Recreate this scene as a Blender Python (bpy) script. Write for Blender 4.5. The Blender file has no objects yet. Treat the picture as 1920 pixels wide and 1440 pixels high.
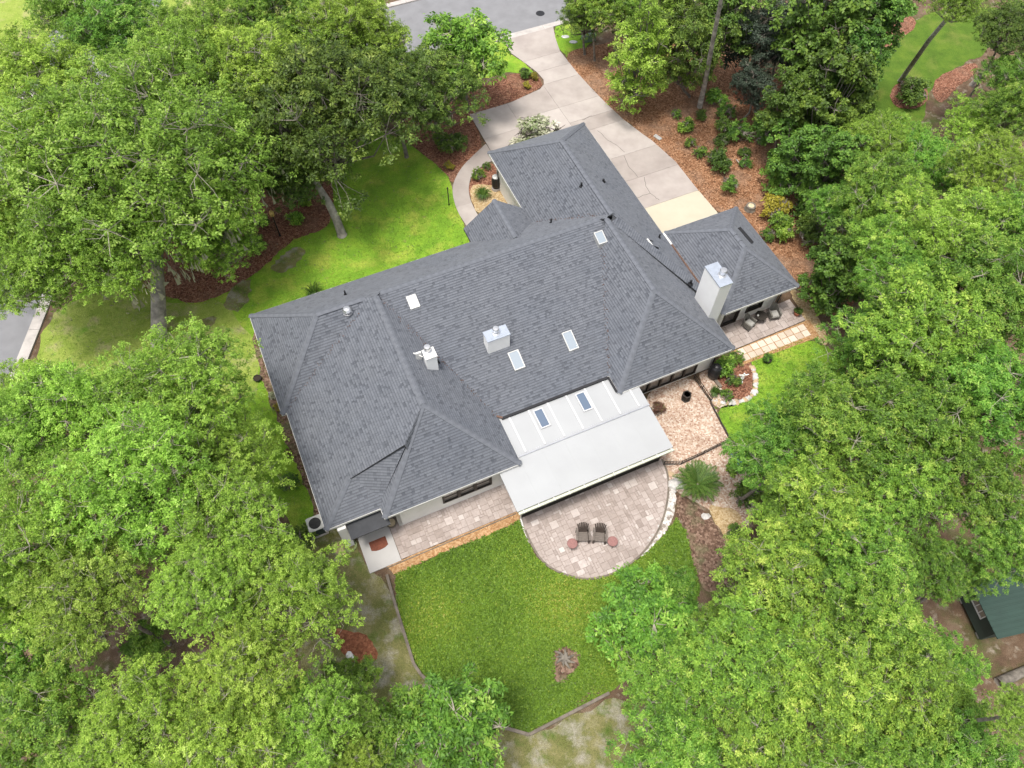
import bpy, math, random
import numpy as np
from mathutils import Matrix, Vector

# ------------------------------------------------------------------ camera, sky, sun, exposure
SC = bpy.context.scene
COL = SC.collection
CAM_H, TILT, ROLL, FPX = 38.0, math.radians(30.63), math.radians(0.479), 1425.0
fwd = np.array([0, math.sin(TILT), -math.cos(TILT)])
up0 = np.array([0, math.cos(TILT), math.sin(TILT)])
rt0 = np.array([1.0, 0, 0])
RT = rt0 * math.cos(ROLL) + up0 * math.sin(ROLL)
UP = -rt0 * math.sin(ROLL) + up0 * math.cos(ROLL)
cd = bpy.data.cameras.new('camera')
cam = bpy.data.objects.new('camera', cd)
COL.objects.link(cam)
cam.matrix_world = Matrix(((RT[0], UP[0], -fwd[0], 0), (RT[1], UP[1], -fwd[1], 0), (RT[2], UP[2], -fwd[2], CAM_H), (0, 0, 0, 1)))
cd.sensor_fit = 'HORIZONTAL'; cd.sensor_width = 36.0; cd.lens = FPX / 1920 * 36.0
cd.clip_end = 2000
SC.camera = cam

SUN_DIR = Vector((-0.16, -0.16, 0.97)).normalized()          # towards the sun
w = bpy.data.worlds.new('World'); SC.world = w; w.use_nodes = True
nt = w.node_tree
sky = nt.nodes.new('ShaderNodeTexSky'); sky.sky_type = 'NISHITA'; sky.sun_disc = False
sky.sun_elevation = math.asin(SUN_DIR.z); sky.sun_rotation = math.atan2(SUN_DIR.x, SUN_DIR.y)
sky.air_density = 1.0; sky.dust_density = 4.0; sky.ozone_density = 1.0
hs = nt.nodes.new('ShaderNodeHueSaturation'); hs.inputs['Saturation'].default_value = 0.28   # thin overcast: near-white sky
nt.links.new(sky.outputs[0], hs.inputs['Color'])
bg = nt.nodes['Background']; bg.inputs['Strength'].default_value = 0.14
nt.links.new(hs.outputs[0], bg.inputs['Color'])
sl = bpy.data.lights.new('sun', 'SUN'); sl.energy = 1.8; sl.angle = math.radians(12); sl.color = (1.0, 0.95, 0.86)
sun = bpy.data.objects.new('sun', sl); COL.objects.link(sun)
sun.rotation_euler = SUN_DIR.to_track_quat('Z', 'Y').to_euler()
SC.view_settings.view_transform = 'Standard'; SC.view_settings.look = 'None'
SC.view_settings.gamma = 1.0; SC.view_settings.use_curve_mapping = False
SC.view_settings.exposure = 0.9

# ------------------------------------------------------------------ survey helpers
AL = math.radians(24.22)
CA, SA = math.cos(AL), math.sin(AL)
def G(px, py, z=0.0):
    """place in the world (height z) of a point measured on the 1920-wide photograph"""
    d = fwd + RT * (px - 960) / FPX + UP * (720 - py) / FPX
    t = (z - CAM_H) / d[2]
    return (t * d[0], t * d[1])
def depth(px, py, z):
    d = fwd + RT * (px - 960) / FPX + UP * (720 - py) / FPX
    return (z - CAM_H) / d[2]
def GP(pts, z=0.0): return [G(p[0], p[1], z) for p in pts]
def HL(u, v): return (u * CA - v * SA, u * SA + v * CA)      # house frame -> world
def UV(x, y): return (x * CA + y * SA, -x * SA + y * CA)     # world -> house frame

# ------------------------------------------------------------------ materials
MATS = {}
def _n(t, kind, **kw):
    n = t.nodes.new(kind)
    for k, v in kw.items():
        if k in n.inputs: n.inputs[k].default_value = v
        else: setattr(n, k, v)
    return n
def ramp(t, fac, stops):
    r = t.nodes.new('ShaderNodeValToRGB')
    e = r.color_ramp.elements
    while len(e) < len(stops): e.new(0.5)
    for i, (p, c) in enumerate(stops):
        e[i].position = p; e[i].color = (*c, 1)
    t.links.new(fac, r.inputs[0]); return r.outputs[0]
def mixc(t, fac, a, b, mode='MIX'):
    m = t.nodes.new('ShaderNodeMix'); m.data_type = 'RGBA'; m.blend_type = mode
    if isinstance(fac, (int, float)): m.inputs[0].default_value = fac
    else: t.links.new(fac, m.inputs[0])
    for s, i in ((a, 6), (b, 7)):
        if isinstance(s, tuple): m.inputs[i].default_value = (*s, 1)
        else: t.links.new(s, m.inputs[i])
    return m.outputs[2]
def noise(t, scale, detail=3, rough=.55, co=None):
    if co is None: co = t.nodes.new('ShaderNodeTexCoord').outputs['Object']
    n = _n(t, 'ShaderNodeTexNoise', Scale=scale, Detail=detail, Roughness=rough)
    t.links.new(co, n.inputs['Vector']); return n.outputs['Fac']
def new(name):
    m = bpy.data.materials.new(name); m.use_nodes = True
    t = m.node_tree; b = t.nodes['Principled BSDF']; MATS[name] = m
    return m, t, b
def bump(t, b, h, strength=.3, dist=.02):
    bn = _n(t, 'ShaderNodeBump', Strength=strength, Distance=dist)
    t.links.new(h, bn.inputs['Height']); t.links.new(bn.outputs[0], b.inputs['Normal'])
def plain(name, c, rough=.6, metal=0, var=.15, scale=3.0, spec=.4, bs=0.0):
    m, t, b = new(name)
    f = noise(t, scale, 4)
    lo = tuple(x * (1 - var) for x in c); hi = tuple(min(1, x * (1 + var)) for x in c)
    t.links.new(ramp(t, f, [(.3, lo), (.7, hi)]), b.inputs['Base Color'])
    b.inputs['Roughness'].default_value = rough; b.inputs['Metallic'].default_value = metal
    b.inputs['Specular IOR Level'].default_value = spec
    if bs: bump(t, b, noise(t, scale * 12, 2), bs, .01)
    return m
def tinted(name, stops, rough=.8, spec=.3, nv=.2, nscale=6.0, bs=.2, stain=None, sheen=0):
    """colour by the 'tint' carried by every piece, with grain and wear noise on top"""
    m, t, b = new(name)
    a = _n(t, 'ShaderNodeAttribute', attribute_name='tint')
    c = ramp(t, a.outputs['Fac'], stops)
    n = noise(t, nscale, 4)
    g = ramp(t, n, [(.25, (1 - nv,) * 3), (.75, (1 + nv * .6,) * 3)])
    c = mixc(t, 1.0, c, g, 'MULTIPLY')
    if stain:
        s = ramp(t, noise(t, stain[0], 4, .6), [(.42, (0, 0, 0)), (.68, (1, 1, 1))])
        c = mixc(t, s, c, mixc(t, .8, c, stain[1], 'MULTIPLY'))
    t.links.new(c, b.inputs['Base Color'])
    b.inputs['Roughness'].default_value = rough; b.inputs['Specular IOR Level'].default_value = spec
    if sheen: b.inputs['Sheen Weight'].default_value = sheen; b.inputs['Sheen Roughness'].default_value = .45
    if bs: bump(t, b, noise(t, nscale * 8, 3), bs, .01)
    return m
def leafmat(name, stops, trans=.3, hue=.02):
    m, t, b = new(name)
    a = _n(t, 'ShaderNodeAttribute', attribute_name='tint')
    c = ramp(t, a.outputs['Fac'], stops)
    oi = t.nodes.new('ShaderNodeObjectInfo')
    h = t.nodes.new('ShaderNodeHueSaturation')
    mr = _n(t, 'ShaderNodeMapRange'); mr.inputs[3].default_value = .5 - hue; mr.inputs[4].default_value = .5 + hue
    t.links.new(oi.outputs['Random'], mr.inputs[0]); t.links.new(mr.outputs[0], h.inputs['Hue'])
    mr2 = _n(t, 'ShaderNodeMapRange'); mr2.inputs[3].default_value = .78; mr2.inputs[4].default_value = 1.2
    w2 = t.nodes.new('ShaderNodeTexWhiteNoise'); w2.noise_dimensions = '1D'
    t.links.new(oi.outputs['Random'], w2.inputs['W']); t.links.new(w2.outputs['Value'], mr2.inputs[0])
    t.links.new(mr2.outputs[0], h.inputs['Value']); t.links.new(c, h.inputs['Color'])
    b.inputs['Roughness'].default_value = .5; b.inputs['Specular IOR Level'].default_value = .3
    t.links.new(h.outputs[0], b.inputs['Base Color'])
    tr = t.nodes.new('ShaderNodeBsdfTranslucent'); t.links.new(h.outputs[0], tr.inputs[0])
    ms = t.nodes.new('ShaderNodeMixShader'); ms.inputs[0].default_value = trans
    t.links.new(b.outputs[0], ms.inputs[1]); t.links.new(tr.outputs[0], ms.inputs[2])
    t.links.new(ms.outputs[0], t.nodes['Material Output'].inputs[0])
    return m
def groundmat(name, base, patches, fine, bs=.5, rough=.9, fscale=30.0):
    """base: ramp stops over medium noise; patches: list of (scale, lo, hi, colour); fine: speckle factor"""
    m, t, b = new(name)
    c = ramp(t, noise(t, .9, 5, .6), base)
    for sc, lo, hi, pc in patches:
        c = mixc(t, ramp(t, noise(t, sc, 5, .62), [(lo, (0, 0, 0)), (hi, (1, 1, 1))]), c, pc)
    f = noise(t, fscale, 2, .6)
    c = mixc(t, 1.0, c, ramp(t, f, [(.3, (1 - fine,) * 3), (.7, (1 + fine,) * 3)]), 'MULTIPLY')
    t.links.new(c, b.inputs['Base Color']); b.inputs['Roughness'].default_value = rough
    b.inputs['Specular IOR Level'].default_value = .15
    bump(t, b, f, bs, .04)
    return m
def pebbles(name, stops, scale, bs=.8, patch=None):
    m, t, b = new(name)
    co = t.nodes.new('ShaderNodeTexCoord').outputs['Object']
    v = _n(t, 'ShaderNodeTexVoronoi', Scale=scale); t.links.new(co, v.inputs['Vector'])
    sp = t.nodes.new('ShaderNodeSeparateColor'); t.links.new(v.outputs['Color'], sp.inputs[0])
    c = ramp(t, sp.outputs[0], stops)
    if patch:
        c = mixc(t, ramp(t, noise(t, patch[0], 5, .6), [(patch[1], (0, 0, 0)), (patch[2], (1, 1, 1))]), c, mixc(t, .7, c, patch[3]))
    c = mixc(t, 1.0, c, ramp(t, noise(t, .7, 4), [(.3, (.85,) * 3), (.7, (1.12,) * 3)]), 'MULTIPLY')
    t.links.new(c, b.inputs['Base Color']); b.inputs['Roughness'].default_value = .85; b.inputs['Specular IOR Level'].default_value = .2
    inv = _n(t, 'ShaderNodeMath', operation='SUBTRACT'); inv.inputs[0].default_value = 1
    t.links.new(v.outputs['Distance'], inv.inputs[1]); bump(t, b, inv.outputs[0], bs, .03)
    return m

tinted('shingle', [(0, (.038, .042, .053)), (.25, (.062, .068, .083)), (.65, (.114, .122, .142)), (1, (.160, .170, .193))], .8, .45, .10, 2.2, .25, (.3, (.9, .92, .95)), .22)
plain('cap_shingle', (.122, .130, .150), .85, var=.15, scale=4, spec=.3)
plain('roof_deck', (.05, .052, .058), .9)
plain('stucco', (.76, .745, .71), .85, var=.05, scale=1.2, bs=.1)
plain('chimney_stucco', (.82, .815, .81), .8, var=.03, scale=1.5)
plain('white_trim', (.60, .595, .575), .55, var=.05, scale=5)
plain('soffit', (.7, .69, .66), .8, var=.05)
plain('white_panel', (.335, .341, .35), .42, var=.05, scale=.5, spec=.5)
plain('white_batten', (.50, .50, .51), .4, var=.02)
plain('flashing', (.42, .43, .46), .35, .7, .12, 4)
plain('chimney_cap', (.44, .48, .55), .35, .55, .1, 3)
plain('steel', (.62, .62, .63), .3, .9, .08)
plain('copper', (.11, .062, .045), .7, .1, .3, 3)
plain('black_plastic', (.012, .012, .014), .45, var=.2)
plain('bronze_frame', (.022, .016, .013), .5, var=.2)
plain('dark_siding', (.02, .02, .023), .8)
plain('screen_mesh', (.018, .016, .013), .75, var=.25, scale=1.2)
plain('gutter', (.52, .54, .44), .5, var=.1, scale=3)
def glass(name, c, rough=.06):
    m, t, b = new(name); b.inputs['Base Color'].default_value = (*c, 1); b.inputs['Roughness'].default_value = rough
    b.inputs['Specular IOR Level'].default_value = .9; b.inputs['Coat Weight'].default_value = .6; b.inputs['Coat Roughness'].default_value = .04
    bump(t, b, noise(t, 1.3, 2), .04, .02)
glass('window_glass', (.22, .20, .18)); glass('dark_glass', (.03, .03, .03)); glass('skylight_blue', (.085, .12, .18), .15); glass('skylight_pale', (.24, .28, .32), .12); glass('skylight_dome', (.42, .43, .44), .3)
tinted('concrete', [(0, (.325, .286, .262)), (.5, (.372, .33, .305)), (1, (.41, .368, .342))], .85, .25, .08, 1.6, .15, (.45, (.78, .76, .76)))
tinted('new_concrete', [(0, (.43, .385, .30)), (1, (.47, .425, .335))], .85, .25, .06, 1.2, .1)
plain('pad_concrete', (.40, .385, .375), .8, var=.05, scale=1.2, bs=.1)
plain('joint', (.10, .088, .08), .95)
tinted('paver', [(0, (.285, .235, .212)), (.35, (.355, .30, .275)), (.7, (.405, .345, .32)), (1, (.52, .465, .44))], .85, .25, .16, 7, .25, (.5, (.82, .80, .78)))
plain('paver_joint', (.27, .22, .19), .95)
tinted('tile', [(0, (.44, .35, .27)), (1, (.64, .55, .46))], .8, .3, .1, 6, .2)
plain('asphalt', (.19, .19, .20), .85, var=.1, scale=1.0, spec=.3, bs=.2)
plain('kerb', (.40, .37, .35), .9, var=.15, scale=2)
groundmat('litter', [(.25, (.07, .045, .03)), (.5, (.13, .085, .055)), (.75, (.2, .15, .105))], [(.5, .5, .7, (.07, .09, .025)), (1.7, .55, .7, (.26, .22, .17))], .4, .9)
groundmat('thin_grass', [(.3, (.10, .115, .03)), (.55, (.17, .16, .065)), (.8, (.28, .25, .15))], [(1.1, .48, .66, (.27, .25, .195)), (.8, .54, .7, (.075, .12, .02))], .35, .7)
groundmat('lawn', [(.25, (.10, .20, .018)), (.5, (.155, .285, .025)), (.75, (.22, .34, .03))], [(.55, .5, .7, (.30, .35, .055)), (.33, .6, .78, (.10, .21, .02)), (1.9, .62, .75, (.2, .2, .06))], .3, .6, fscale=22)
groundmat('shaded_lawn', [(.25, (.05, .095, .012)), (.5, (.075, .135, .016)), (.75, (.11, .17, .02))], [(.5, .52, .72, (.14, .17, .035))], .3, .6, fscale=22)  # darker copy of the lawn, tree shade put into its green
groundmat('dry_lawn', [(.25, (.15, .225, .03)), (.5, (.23, .295, .055)), (.75, (.32, .34, .10))], [(.6, .52, .7, (.34, .30, .16)), (.9, .56, .7, (.15, .27, .03))], .3, .6, fscale=22)
groundmat('cover_soil', [(.3, (.10, .18, .02)), (.7, (.15, .25, .028))], [], .4, .8)
pebbles('mulch', [(0, (.07, .028, .018)), (.4, (.16, .068, .04)), (.75, (.235, .105, .065)), (1, (.33, .18, .12))], 13, .9, (.5, .5, .75, (.20, .12, .08)))
pebbles('pine_straw', [(0, (.10, .045, .022)), (.4, (.22, .105, .052)), (.75, (.30, .155, .085)), (1, (.40, .24, .14))], 13, .9, (.4, .48, .7, (.25, .17, .12)))
pebbles('red_clay', [(0, (.15, .055, .028)), (.6, (.23, .085, .045)), (1, (.30, .13, .07))], 11, .6)
pebbles('dark_mulch', [(0, (.07, .04, .028)), (.5, (.14, .085, .06)), (1, (.24, .16, .12))], 10, .9, (1.0, .5, .7, (.13, .14, .07)))
pebbles('gravel', [(0, (.27, .155, .11)), (.3, (.385, .27, .20)), (.7, (.47, .365, .29)), (1, (.56, .49, .42))], 12, .7)
pebbles('ochre_gravel', [(0, (.27, .14, .06)), (.5, (.36, .21, .10)), (1, (.45, .29, .16))], 13, .6)
pebbles('tan_gravel', [(0, (.28, .19, .09)), (.5, (.39, .28, .15)), (1, (.48, .38, .24))], 13, .6)
pebbles('white_pebble', [(0, (.22, .18, .15)), (.4, (.42, .38, .35)), (1, (.66, .63, .6))], 7, .9)
groundmat('bare_soil', [(.3, (.20, .17, .14)), (.7, (.40, .36, .32))], [(1.3, .5, .66, (.13, .15, .06))], .3, .7)
leafmat('oak_leaf', [(0, (.11, .18, .03)), (.35, (.22, .37, .046)), (.7, (.37, .55, .08)), (1, (.54, .70, .17))], .42, .012)
leafmat('broad_leaf', [(0, (.075, .15, .028)), (.35, (.155, .305, .042)), (.7, (.265, .45, .06)), (1, (.45, .59, .12))], .4, .016)
leafmat('dark_leaf', [(0, (.045, .085, .018)), (.5, (.12, .205, .034)), (.85, (.22, .325, .055)), (1, (.32, .43, .085))], .34, .01)
leafmat('grey_leaf', [(0, (0.033, 0.050, 0.033)), (.6, (0.061, 0.086, 0.055)), (1, (0.110, 0.143, 0.088))], .2, .01)
leafmat('shrub_leaf', [(0, (0.042, 0.084, 0.017)), (.5, (0.098, 0.196, 0.028)), (1, (0.210, 0.336, 0.049))], .28, .02)
leafmat('cover_leaf', [(0, (.115, .21, .03)), (.5, (.205, .345, .042)), (.85, (.34, .45, .055)), (1, (.53, .51, .12))], .33, .0)
leafmat('yellow_leaf', [(0, (.22, .2, .02)), (1, (.42, .36, .05))], .3, .0)
leafmat('flower_leaf', [(0, (.14, .2, .06)), (.5, (.42, .42, .3)), (1, (.66, .63, .55))], .25, .0)
leafmat('red_leaf', [(0, (.09, .05, .03)), (.6, (.17, .08, .06)), (1, (.12, .2, .04))], .25, .0)
leafmat('palm_leaf', [(0, (.03, .07, .012)), (.6, (.065, .14, .02)), (1, (.15, .22, .045))], .25, .0)
leafmat('moss', [(0, (.16, .16, .10)), (1, (.32, .31, .22))], .25, .0)
plain('bark', (.17, .15, .125), .95, var=.5, scale=4, bs=.5)
plain('pale_bark', (.27, .245, .215), .95, var=.5, scale=2.5, bs=.8)
plain('twig', (.30, .27, .22), .9, var=.3, scale=8)
plain('cut_wood', (.52, .42, .28), .8, var=.2, scale=6)
plain('timber', (.155, .13, .105), .9, var=.3, scale=3, bs=.3)
plain('rock', (.50, .48, .46), .9, var=.25, scale=4, bs=.5)
plain('tan_rock', (.46, .34, .22), .9, var=.2, scale=4, bs=.4)
plain('chair_brown', (.055, .04, .033), .7, var=.25, scale=9)
plain('arm_taupe', (.13, .108, .092), .7, var=.2, scale=9)
plain('table_red', (.235, .115, .105), .7, var=.2, scale=8)
plain('wicker', (.155, .145, .13), .8, var=.3, scale=22, bs=.4)
plain('cushion', (.33, .32, .30), .9, var=.12, scale=8)
plain('wrought_iron', (.028, .022, .018), .6, var=.2)
plain('terracotta', (.33, .12, .065), .8, var=.2, scale=5)
plain('soil', (.035, .025, .018), .95)
plain('rust_mat', (.15, .05, .03), .95, var=.25, scale=9)
plain('galvanised', (.46, .46, .45), .45, .3, .1, 4)
plain('marble', (.78, .77, .75), .6, var=.06)
plain('brass', (.62, .43, .16), .4, .4, .15)
plain('hose_green', (.30, .36, .16), .5)
plain('green_metal', (.022, .05, .04), .75, 0, .12, 1.2)
plain('green_siding', (.034, .05, .041), .75, var=.12, scale=1.5)
plain('utility_green', (.16, .24, .17), .6)
plain('teal_plastic', (.06, .15, .17), .5)

# ------------------------------------------------------------------ mesh building
def tagobj(o, label=None, cat=None, group=None, kind=None):
    for k, v in (('label', label), ('category', cat), ('group', group), ('kind', kind)):
        if v: o[k] = v
    return o
def empty(name, loc=(0, 0, 0), rz=0.0, label=None, cat=None, group=None, kind=None):
    o = bpy.data.objects.new(name, None); COL.objects.link(o)
    o.location = loc; o.rotation_euler = (0, 0, rz); o.empty_display_size = .2
    return tagobj(o, label, cat, group, kind)
class MB:
    def __init__(s, off=(0, 0, 0)): s.v = []; s.f = []; s.t = []; s.off = off
    def face(s, pts, tint=.5):
        b = len(s.v); s.v += [tuple(p) for p in pts]; s.f.append(tuple(range(b, b + len(pts)))); s.t.append(tint); return s
    def box(s, x0, x1, y0, y1, z0, z1, tint=.5, rz=0, c=None):
        P = [(x0, y0, z0), (x1, y0, z0), (x1, y1, z0), (x0, y1, z0), (x0, y0, z1), (x1, y0, z1), (x1, y1, z1), (x0, y1, z1)]
        if rz:
            cx, cy = c or ((x0 + x1) / 2, (y0 + y1) / 2); k, q = math.cos(rz), math.sin(rz)
            P = [(cx + (x - cx) * k - (y - cy) * q, cy + (x - cx) * q + (y - cy) * k, z) for x, y, z in P]
        return s.hexa(P, tint)
    def hexa(s, P, tint=.5):
        b = len(s.v); s.v += [tuple(p) for p in P]
        for f in ((0, 3, 2, 1), (4, 5, 6, 7), (0, 1, 5, 4), (1, 2, 6, 5), (2, 3, 7, 6), (3, 0, 4, 7)):
            s.f.append(tuple(b + i for i in f)); s.t.append(tint)
        return s
    def beam(s, a, b, w, h, tint=.5, upv=(0, 0, 1)):
        a, b = Vector(a), Vector(b); d = (b - a).normalized(); u = Vector(upv)
        if abs(d.dot(u)) > .98: u = Vector((0, 1, 0))
        x = d.cross(u).normalized() * (w / 2); y = x.cross(d).normalized() * (h / 2)
        return s.hexa([a - x - y, a + x - y, b + x - y, b - x - y, a - x + y, a + x + y, b + x + y, b - x + y], tint)
    def prism(s, poly, z0, z1, tint=.5, cap0=True):
        """poly: xy list; z0/z1 numbers or functions"""
        n = len(poly); ar = sum(poly[i][0] * poly[(i + 1) % n][1] - poly[(i + 1) % n][0] * poly[i][1] for i in range(n))
        if ar < 0: poly = poly[::-1]
        f0 = z0 if callable(z0) else (lambda x, y: z0); f1 = z1 if callable(z1) else (lambda x, y: z1)
        b = len(s.v)
        s.v += [(x, y, f0(x, y)) for x, y in poly] + [(x, y, f1(x, y)) for x, y in poly]
        s.f.append(tuple(range(b + n, b + 2 * n))); s.t.append(tint)
        if cap0: s.f.append(tuple(range(b + n - 1, b - 1, -1))); s.t.append(tint)
        for i in range(n):
            j = (i + 1) % n; s.f.append((b + i, b + j, b + n + j, b + n + i)); s.t.append(tint)
        return s
    def tube(s, pts, r, n=6, tint=.5, cap=True):
        pts = [Vector(p) for p in pts]; rs = r if isinstance(r, (list, tuple)) else [r] * len(pts)
        b = len(s.v); ref = None
        for i, p in enumerate(pts):
            d = (pts[min(i + 1, len(pts) - 1)] - pts[max(i - 1, 0)]).normalized()
            if ref is None: ref = Vector((0, 0, 1)) if abs(d.z) < .9 else Vector((1, 0, 0))
            x = d.cross(ref).normalized(); y = d.cross(x).normalized(); ref = -y if False else ref
            for k in range(n):
                a = 2 * math.pi * k / n; s.v.append(tuple(p + (x * math.cos(a) + y * math.sin(a)) * rs[i]))
        for i in range(len(pts) - 1):
            for k in range(n):
                k2 = (k + 1) % n
                s.f.append((b + i * n + k, b + i * n + k2, b + (i + 1) * n + k2, b + (i + 1) * n + k)); s.t.append(tint)
        if cap:
            s.f.append(tuple(b + k for k in range(n))); s.t.append(tint)
            e = b + (len(pts) - 1) * n; s.f.append(tuple(e + k for k in range(n - 1, -1, -1))); s.t.append(tint)
        return s
    def lathe(s, prof, c=(0, 0, 0), n=20, tint=.5):
        b = len(s.v)
        for r, z in prof:
            for k in range(n):
                a = 2 * math.pi * k / n; s.v.append((c[0] + r * math.cos(a), c[1] + r * math.sin(a), c[2] + z))
        for i in range(len(prof) - 1):
            for k in range(n):
                k2 = (k + 1) % n; s.f.append((b + i * n + k, b + i * n + k2, b + (i + 1) * n + k2, b + (i + 1) * n + k)); s.t.append(tint)
        for i, rev in ((0, True), (len(prof) - 1, False)):
            if prof[i][0] > 1e-4:
                q = [b + i * n + k for k in range(n)]; s.f.append(tuple(q[::-1] if rev else q)); s.t.append(tint)
        return s
    def build(s, name, mat, parent=None, label=None, cat=None, group=None, kind=None, smooth=False):
        me = bpy.data.meshes.new(name); o = s.off
        me.from_pydata([(x - o[0], y - o[1], z - o[2]) for x, y, z in s.v], [], s.f)
        at = me.attributes.new('tint', 'FLOAT', 'FACE'); at.data.foreach_set('value', s.t)
        me.materials.append(MATS[mat])
        if smooth: me.polygons.foreach_set('use_smooth', [True] * len(me.polygons))
        me.update()
        ob = bpy.data.objects.new(name, me); COL.objects.link(ob)
        if parent: ob.parent = parent
        return tagobj(ob, label, cat, group, kind)
def clip(poly, edges):
    """clip polygon by half planes (px,py,nx,ny): keep dot(p-p0,n) >= 0"""
    for px, py, nx, ny in edges:
        out = []
        for i in range(len(poly)):
            a, b = poly[i], poly[(i + 1) % len(poly)]
            da = (a[0] - px) * nx + (a[1] - py) * ny; db = (b[0] - px) * nx + (b[1] - py) * ny
            if da >= 0: out.append(a)
            if (da >= 0) != (db >= 0):
                k = da / (da - db); out.append((a[0] + (b[0] - a[0]) * k, a[1] + (b[1] - a[1]) * k))
        poly = out
        if len(poly) < 3: return []
    return poly
def halfplanes(poly):
    n = len(poly); ar = sum(poly[i][0] * poly[(i + 1) % n][1] - poly[(i + 1) % n][0] * poly[i][1] for i in range(n))
    if ar < 0: poly = poly[::-1]
    return [(poly[i][0], poly[i][1], -(poly[(i + 1) % n][1] - poly[i][1]), poly[(i + 1) % n][0] - poly[i][0]) for i in range(n)]
def area(poly): return abs(sum(poly[i][0] * poly[(i + 1) % len(poly)][1] - poly[(i + 1) % len(poly)][0] * poly[i][1] for i in range(len(poly)))) / 2
def inside(poly, x, y):
    c = False; n = len(poly)
    for i in range(n):
        (x1, y1), (x2, y2) = poly[i], poly[i - 1]
        if (y1 > y) != (y2 > y) and x < (x2 - x1) * (y - y1) / (y2 - y1) + x1: c = not c
    return c
def inside_np(poly, X, Y):
    c = np.zeros(len(X), bool); n = len(poly)
    for i in range(n):
        (x1, y1), (x2, y2) = poly[i], poly[i - 1]
        if y1 == y2: continue
        k = ((y1 > Y) != (y2 > Y)) & (X < (x2 - x1) * (Y - y1) / (y2 - y1) + x1); c ^= k
    return c
def rough_edge(poly, amp, step, seed, smooth=True):
    """round and wobble an outline so that soil and grass edges are not ruled"""
    rg = random.Random(seed)
    if smooth:
        for _ in range(2):
            q = []
            for i in range(len(poly)):
                a, b = poly[i], poly[(i + 1) % len(poly)]
                q += [(a[0] * .75 + b[0] * .25, a[1] * .75 + b[1] * .25), (a[0] * .25 + b[0] * .75, a[1] * .25 + b[1] * .75)]
            poly = q
    P = np.array(list(poly) + [poly[0]]); d = np.r_[0, np.cumsum(np.hypot(*np.diff(P, axis=0).T))]
    n = max(8, int(d[-1] / step)); t = np.linspace(0, d[-1], n, endpoint=False)
    R = np.c_[np.interp(t, d, P[:, 0]), np.interp(t, d, P[:, 1])]
    T = np.roll(R, -1, 0) - np.roll(R, 1, 0); T /= np.maximum(1e-6, np.hypot(*T.T))[:, None]
    w_ = np.array([rg.gauss(0, 1) for _ in range(n)]); w_ = w_ + .7 * np.roll(w_, 1) + .4 * np.roll(w_, 2)
    w_ = np.clip(w_ * amp * .8, -.42 * step, .42 * step)
    R = R + np.c_[-T[:, 1], T[:, 0]] * w_[:, None]
    return [tuple(p) for p in R]
def sheet(name, poly, z, mat, wob=.06, step=.3, seed=1, smooth=True, kind='structure', parent=None):
    if wob: poly = rough_edge(poly, wob, step, seed, smooth)
    n = len(poly); ar = sum(poly[i][0] * poly[(i + 1) % n][1] - poly[(i + 1) % n][0] * poly[i][1] for i in range(n))
    if ar < 0: poly = poly[::-1]
    b = MB(); b.face([(x, y, z) for x, y in poly])
    return b.build(name, mat, parent, kind=kind), poly
RND = random.Random(7)

# ------------------------------------------------------------------ ground sheets
b = MB(); b.face([(-400, -300, -.03), (400, -300, -.03), (400, 500, -.03), (-400, 500, -.03)]); b.build('ground', 'litter', kind='structure')
LAWN_F = GP([(60, 700), (110, 560), (300, 470), (520, 330), (690, 235), (760, 262), (832, 318), (846, 345), (847, 372), (858, 402), (874, 426)]) + [HL(10.4, 29.2), HL(10.4, 28), HL(-1, 28), HL(-2.6, 27)] + GP([(505, 700), (545, 800), (575, 900), (600, 985), (560, 1010), (480, 900), (380, 800), (200, 800)])
sheet('front_lawn', LAWN_F, -.016, 'lawn', .08, .35, 2)
sheet('verge_lawn', GP([(75, 620), (130, 560), (260, 540), (330, 570), (430, 560), (450, 600), (480, 640), (500, 760), (300, 760), (60, 760)]), -.012, 'dry_lawn', .25, .4, 3)
sheet('driveway_lawn', GP([(880, 60), (948, 80), (957, 101), (986, 121), (1006, 136), (985, 140), (950, 135), (900, 150), (840, 130)]), -.012, 'lawn', .08, .3, 4)
sheet('utility_lawn', GP([(1034, 50), (1051, 96), (1075, 120), (1095, 95), (1120, 70), (1110, 40), (1070, 20)]), -.012, 'lawn', .1, .3, 5)
sheet('neighbour_lawn', GP([(1560, 225), (1590, 170), (1640, 110), (1690, 70), (1730, 20), (1900, 10), (1870, 70), (1850, 100), (1790, 125), (1745, 165), (1735, 215), (1700, 260), (1680, 300), (1620, 260)]), -.012, 'shaded_lawn', .1, .3, 6)
sheet('street_verge', GP([(560, 150), (690, 150), (880, 60), (840, 130), (700, 230), (560, 330), (380, 330), (200, 300)]), -.020, 'dry_lawn', .15, .4, 7)
MULCH_F = GP([(612, 325), (622, 360), (626, 388), (616, 420), (588, 438), (547, 449), (526, 467), (502, 495), (466, 521), (416, 555), (380, 566), (310, 562), (250, 520), (300, 440), (420, 390), (540, 330)])
sheet('mulch_bed', MULCH_F, -.004, 'mulch', .07, .3, 8)
BED2 = GP([(738, 258), (775, 274), (835, 322), (849, 345), (852, 336), (866, 313), (887, 292), (910, 270), (881, 217), (955, 193), (1015, 164), (1016, 154), (1007, 138), (950, 138), (890, 170), (830, 200), (760, 215)])
sheet('mulch_bed', BED2, -.004, 'mulch', .03, .3, 9)
MULCH_R = GP([(1052, 98), (1082, 137), (1111, 169), (1137, 195), (1168, 225), (1205, 252), (1224, 266), (1268, 305), (1302, 350), (1345, 400), (1380, 400), (1498, 545), (1530, 590), (1600, 600), (1640, 400), (1560, 260), (1480, 130), (1330, 90), (1200, 60), (1120, 85)])
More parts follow.
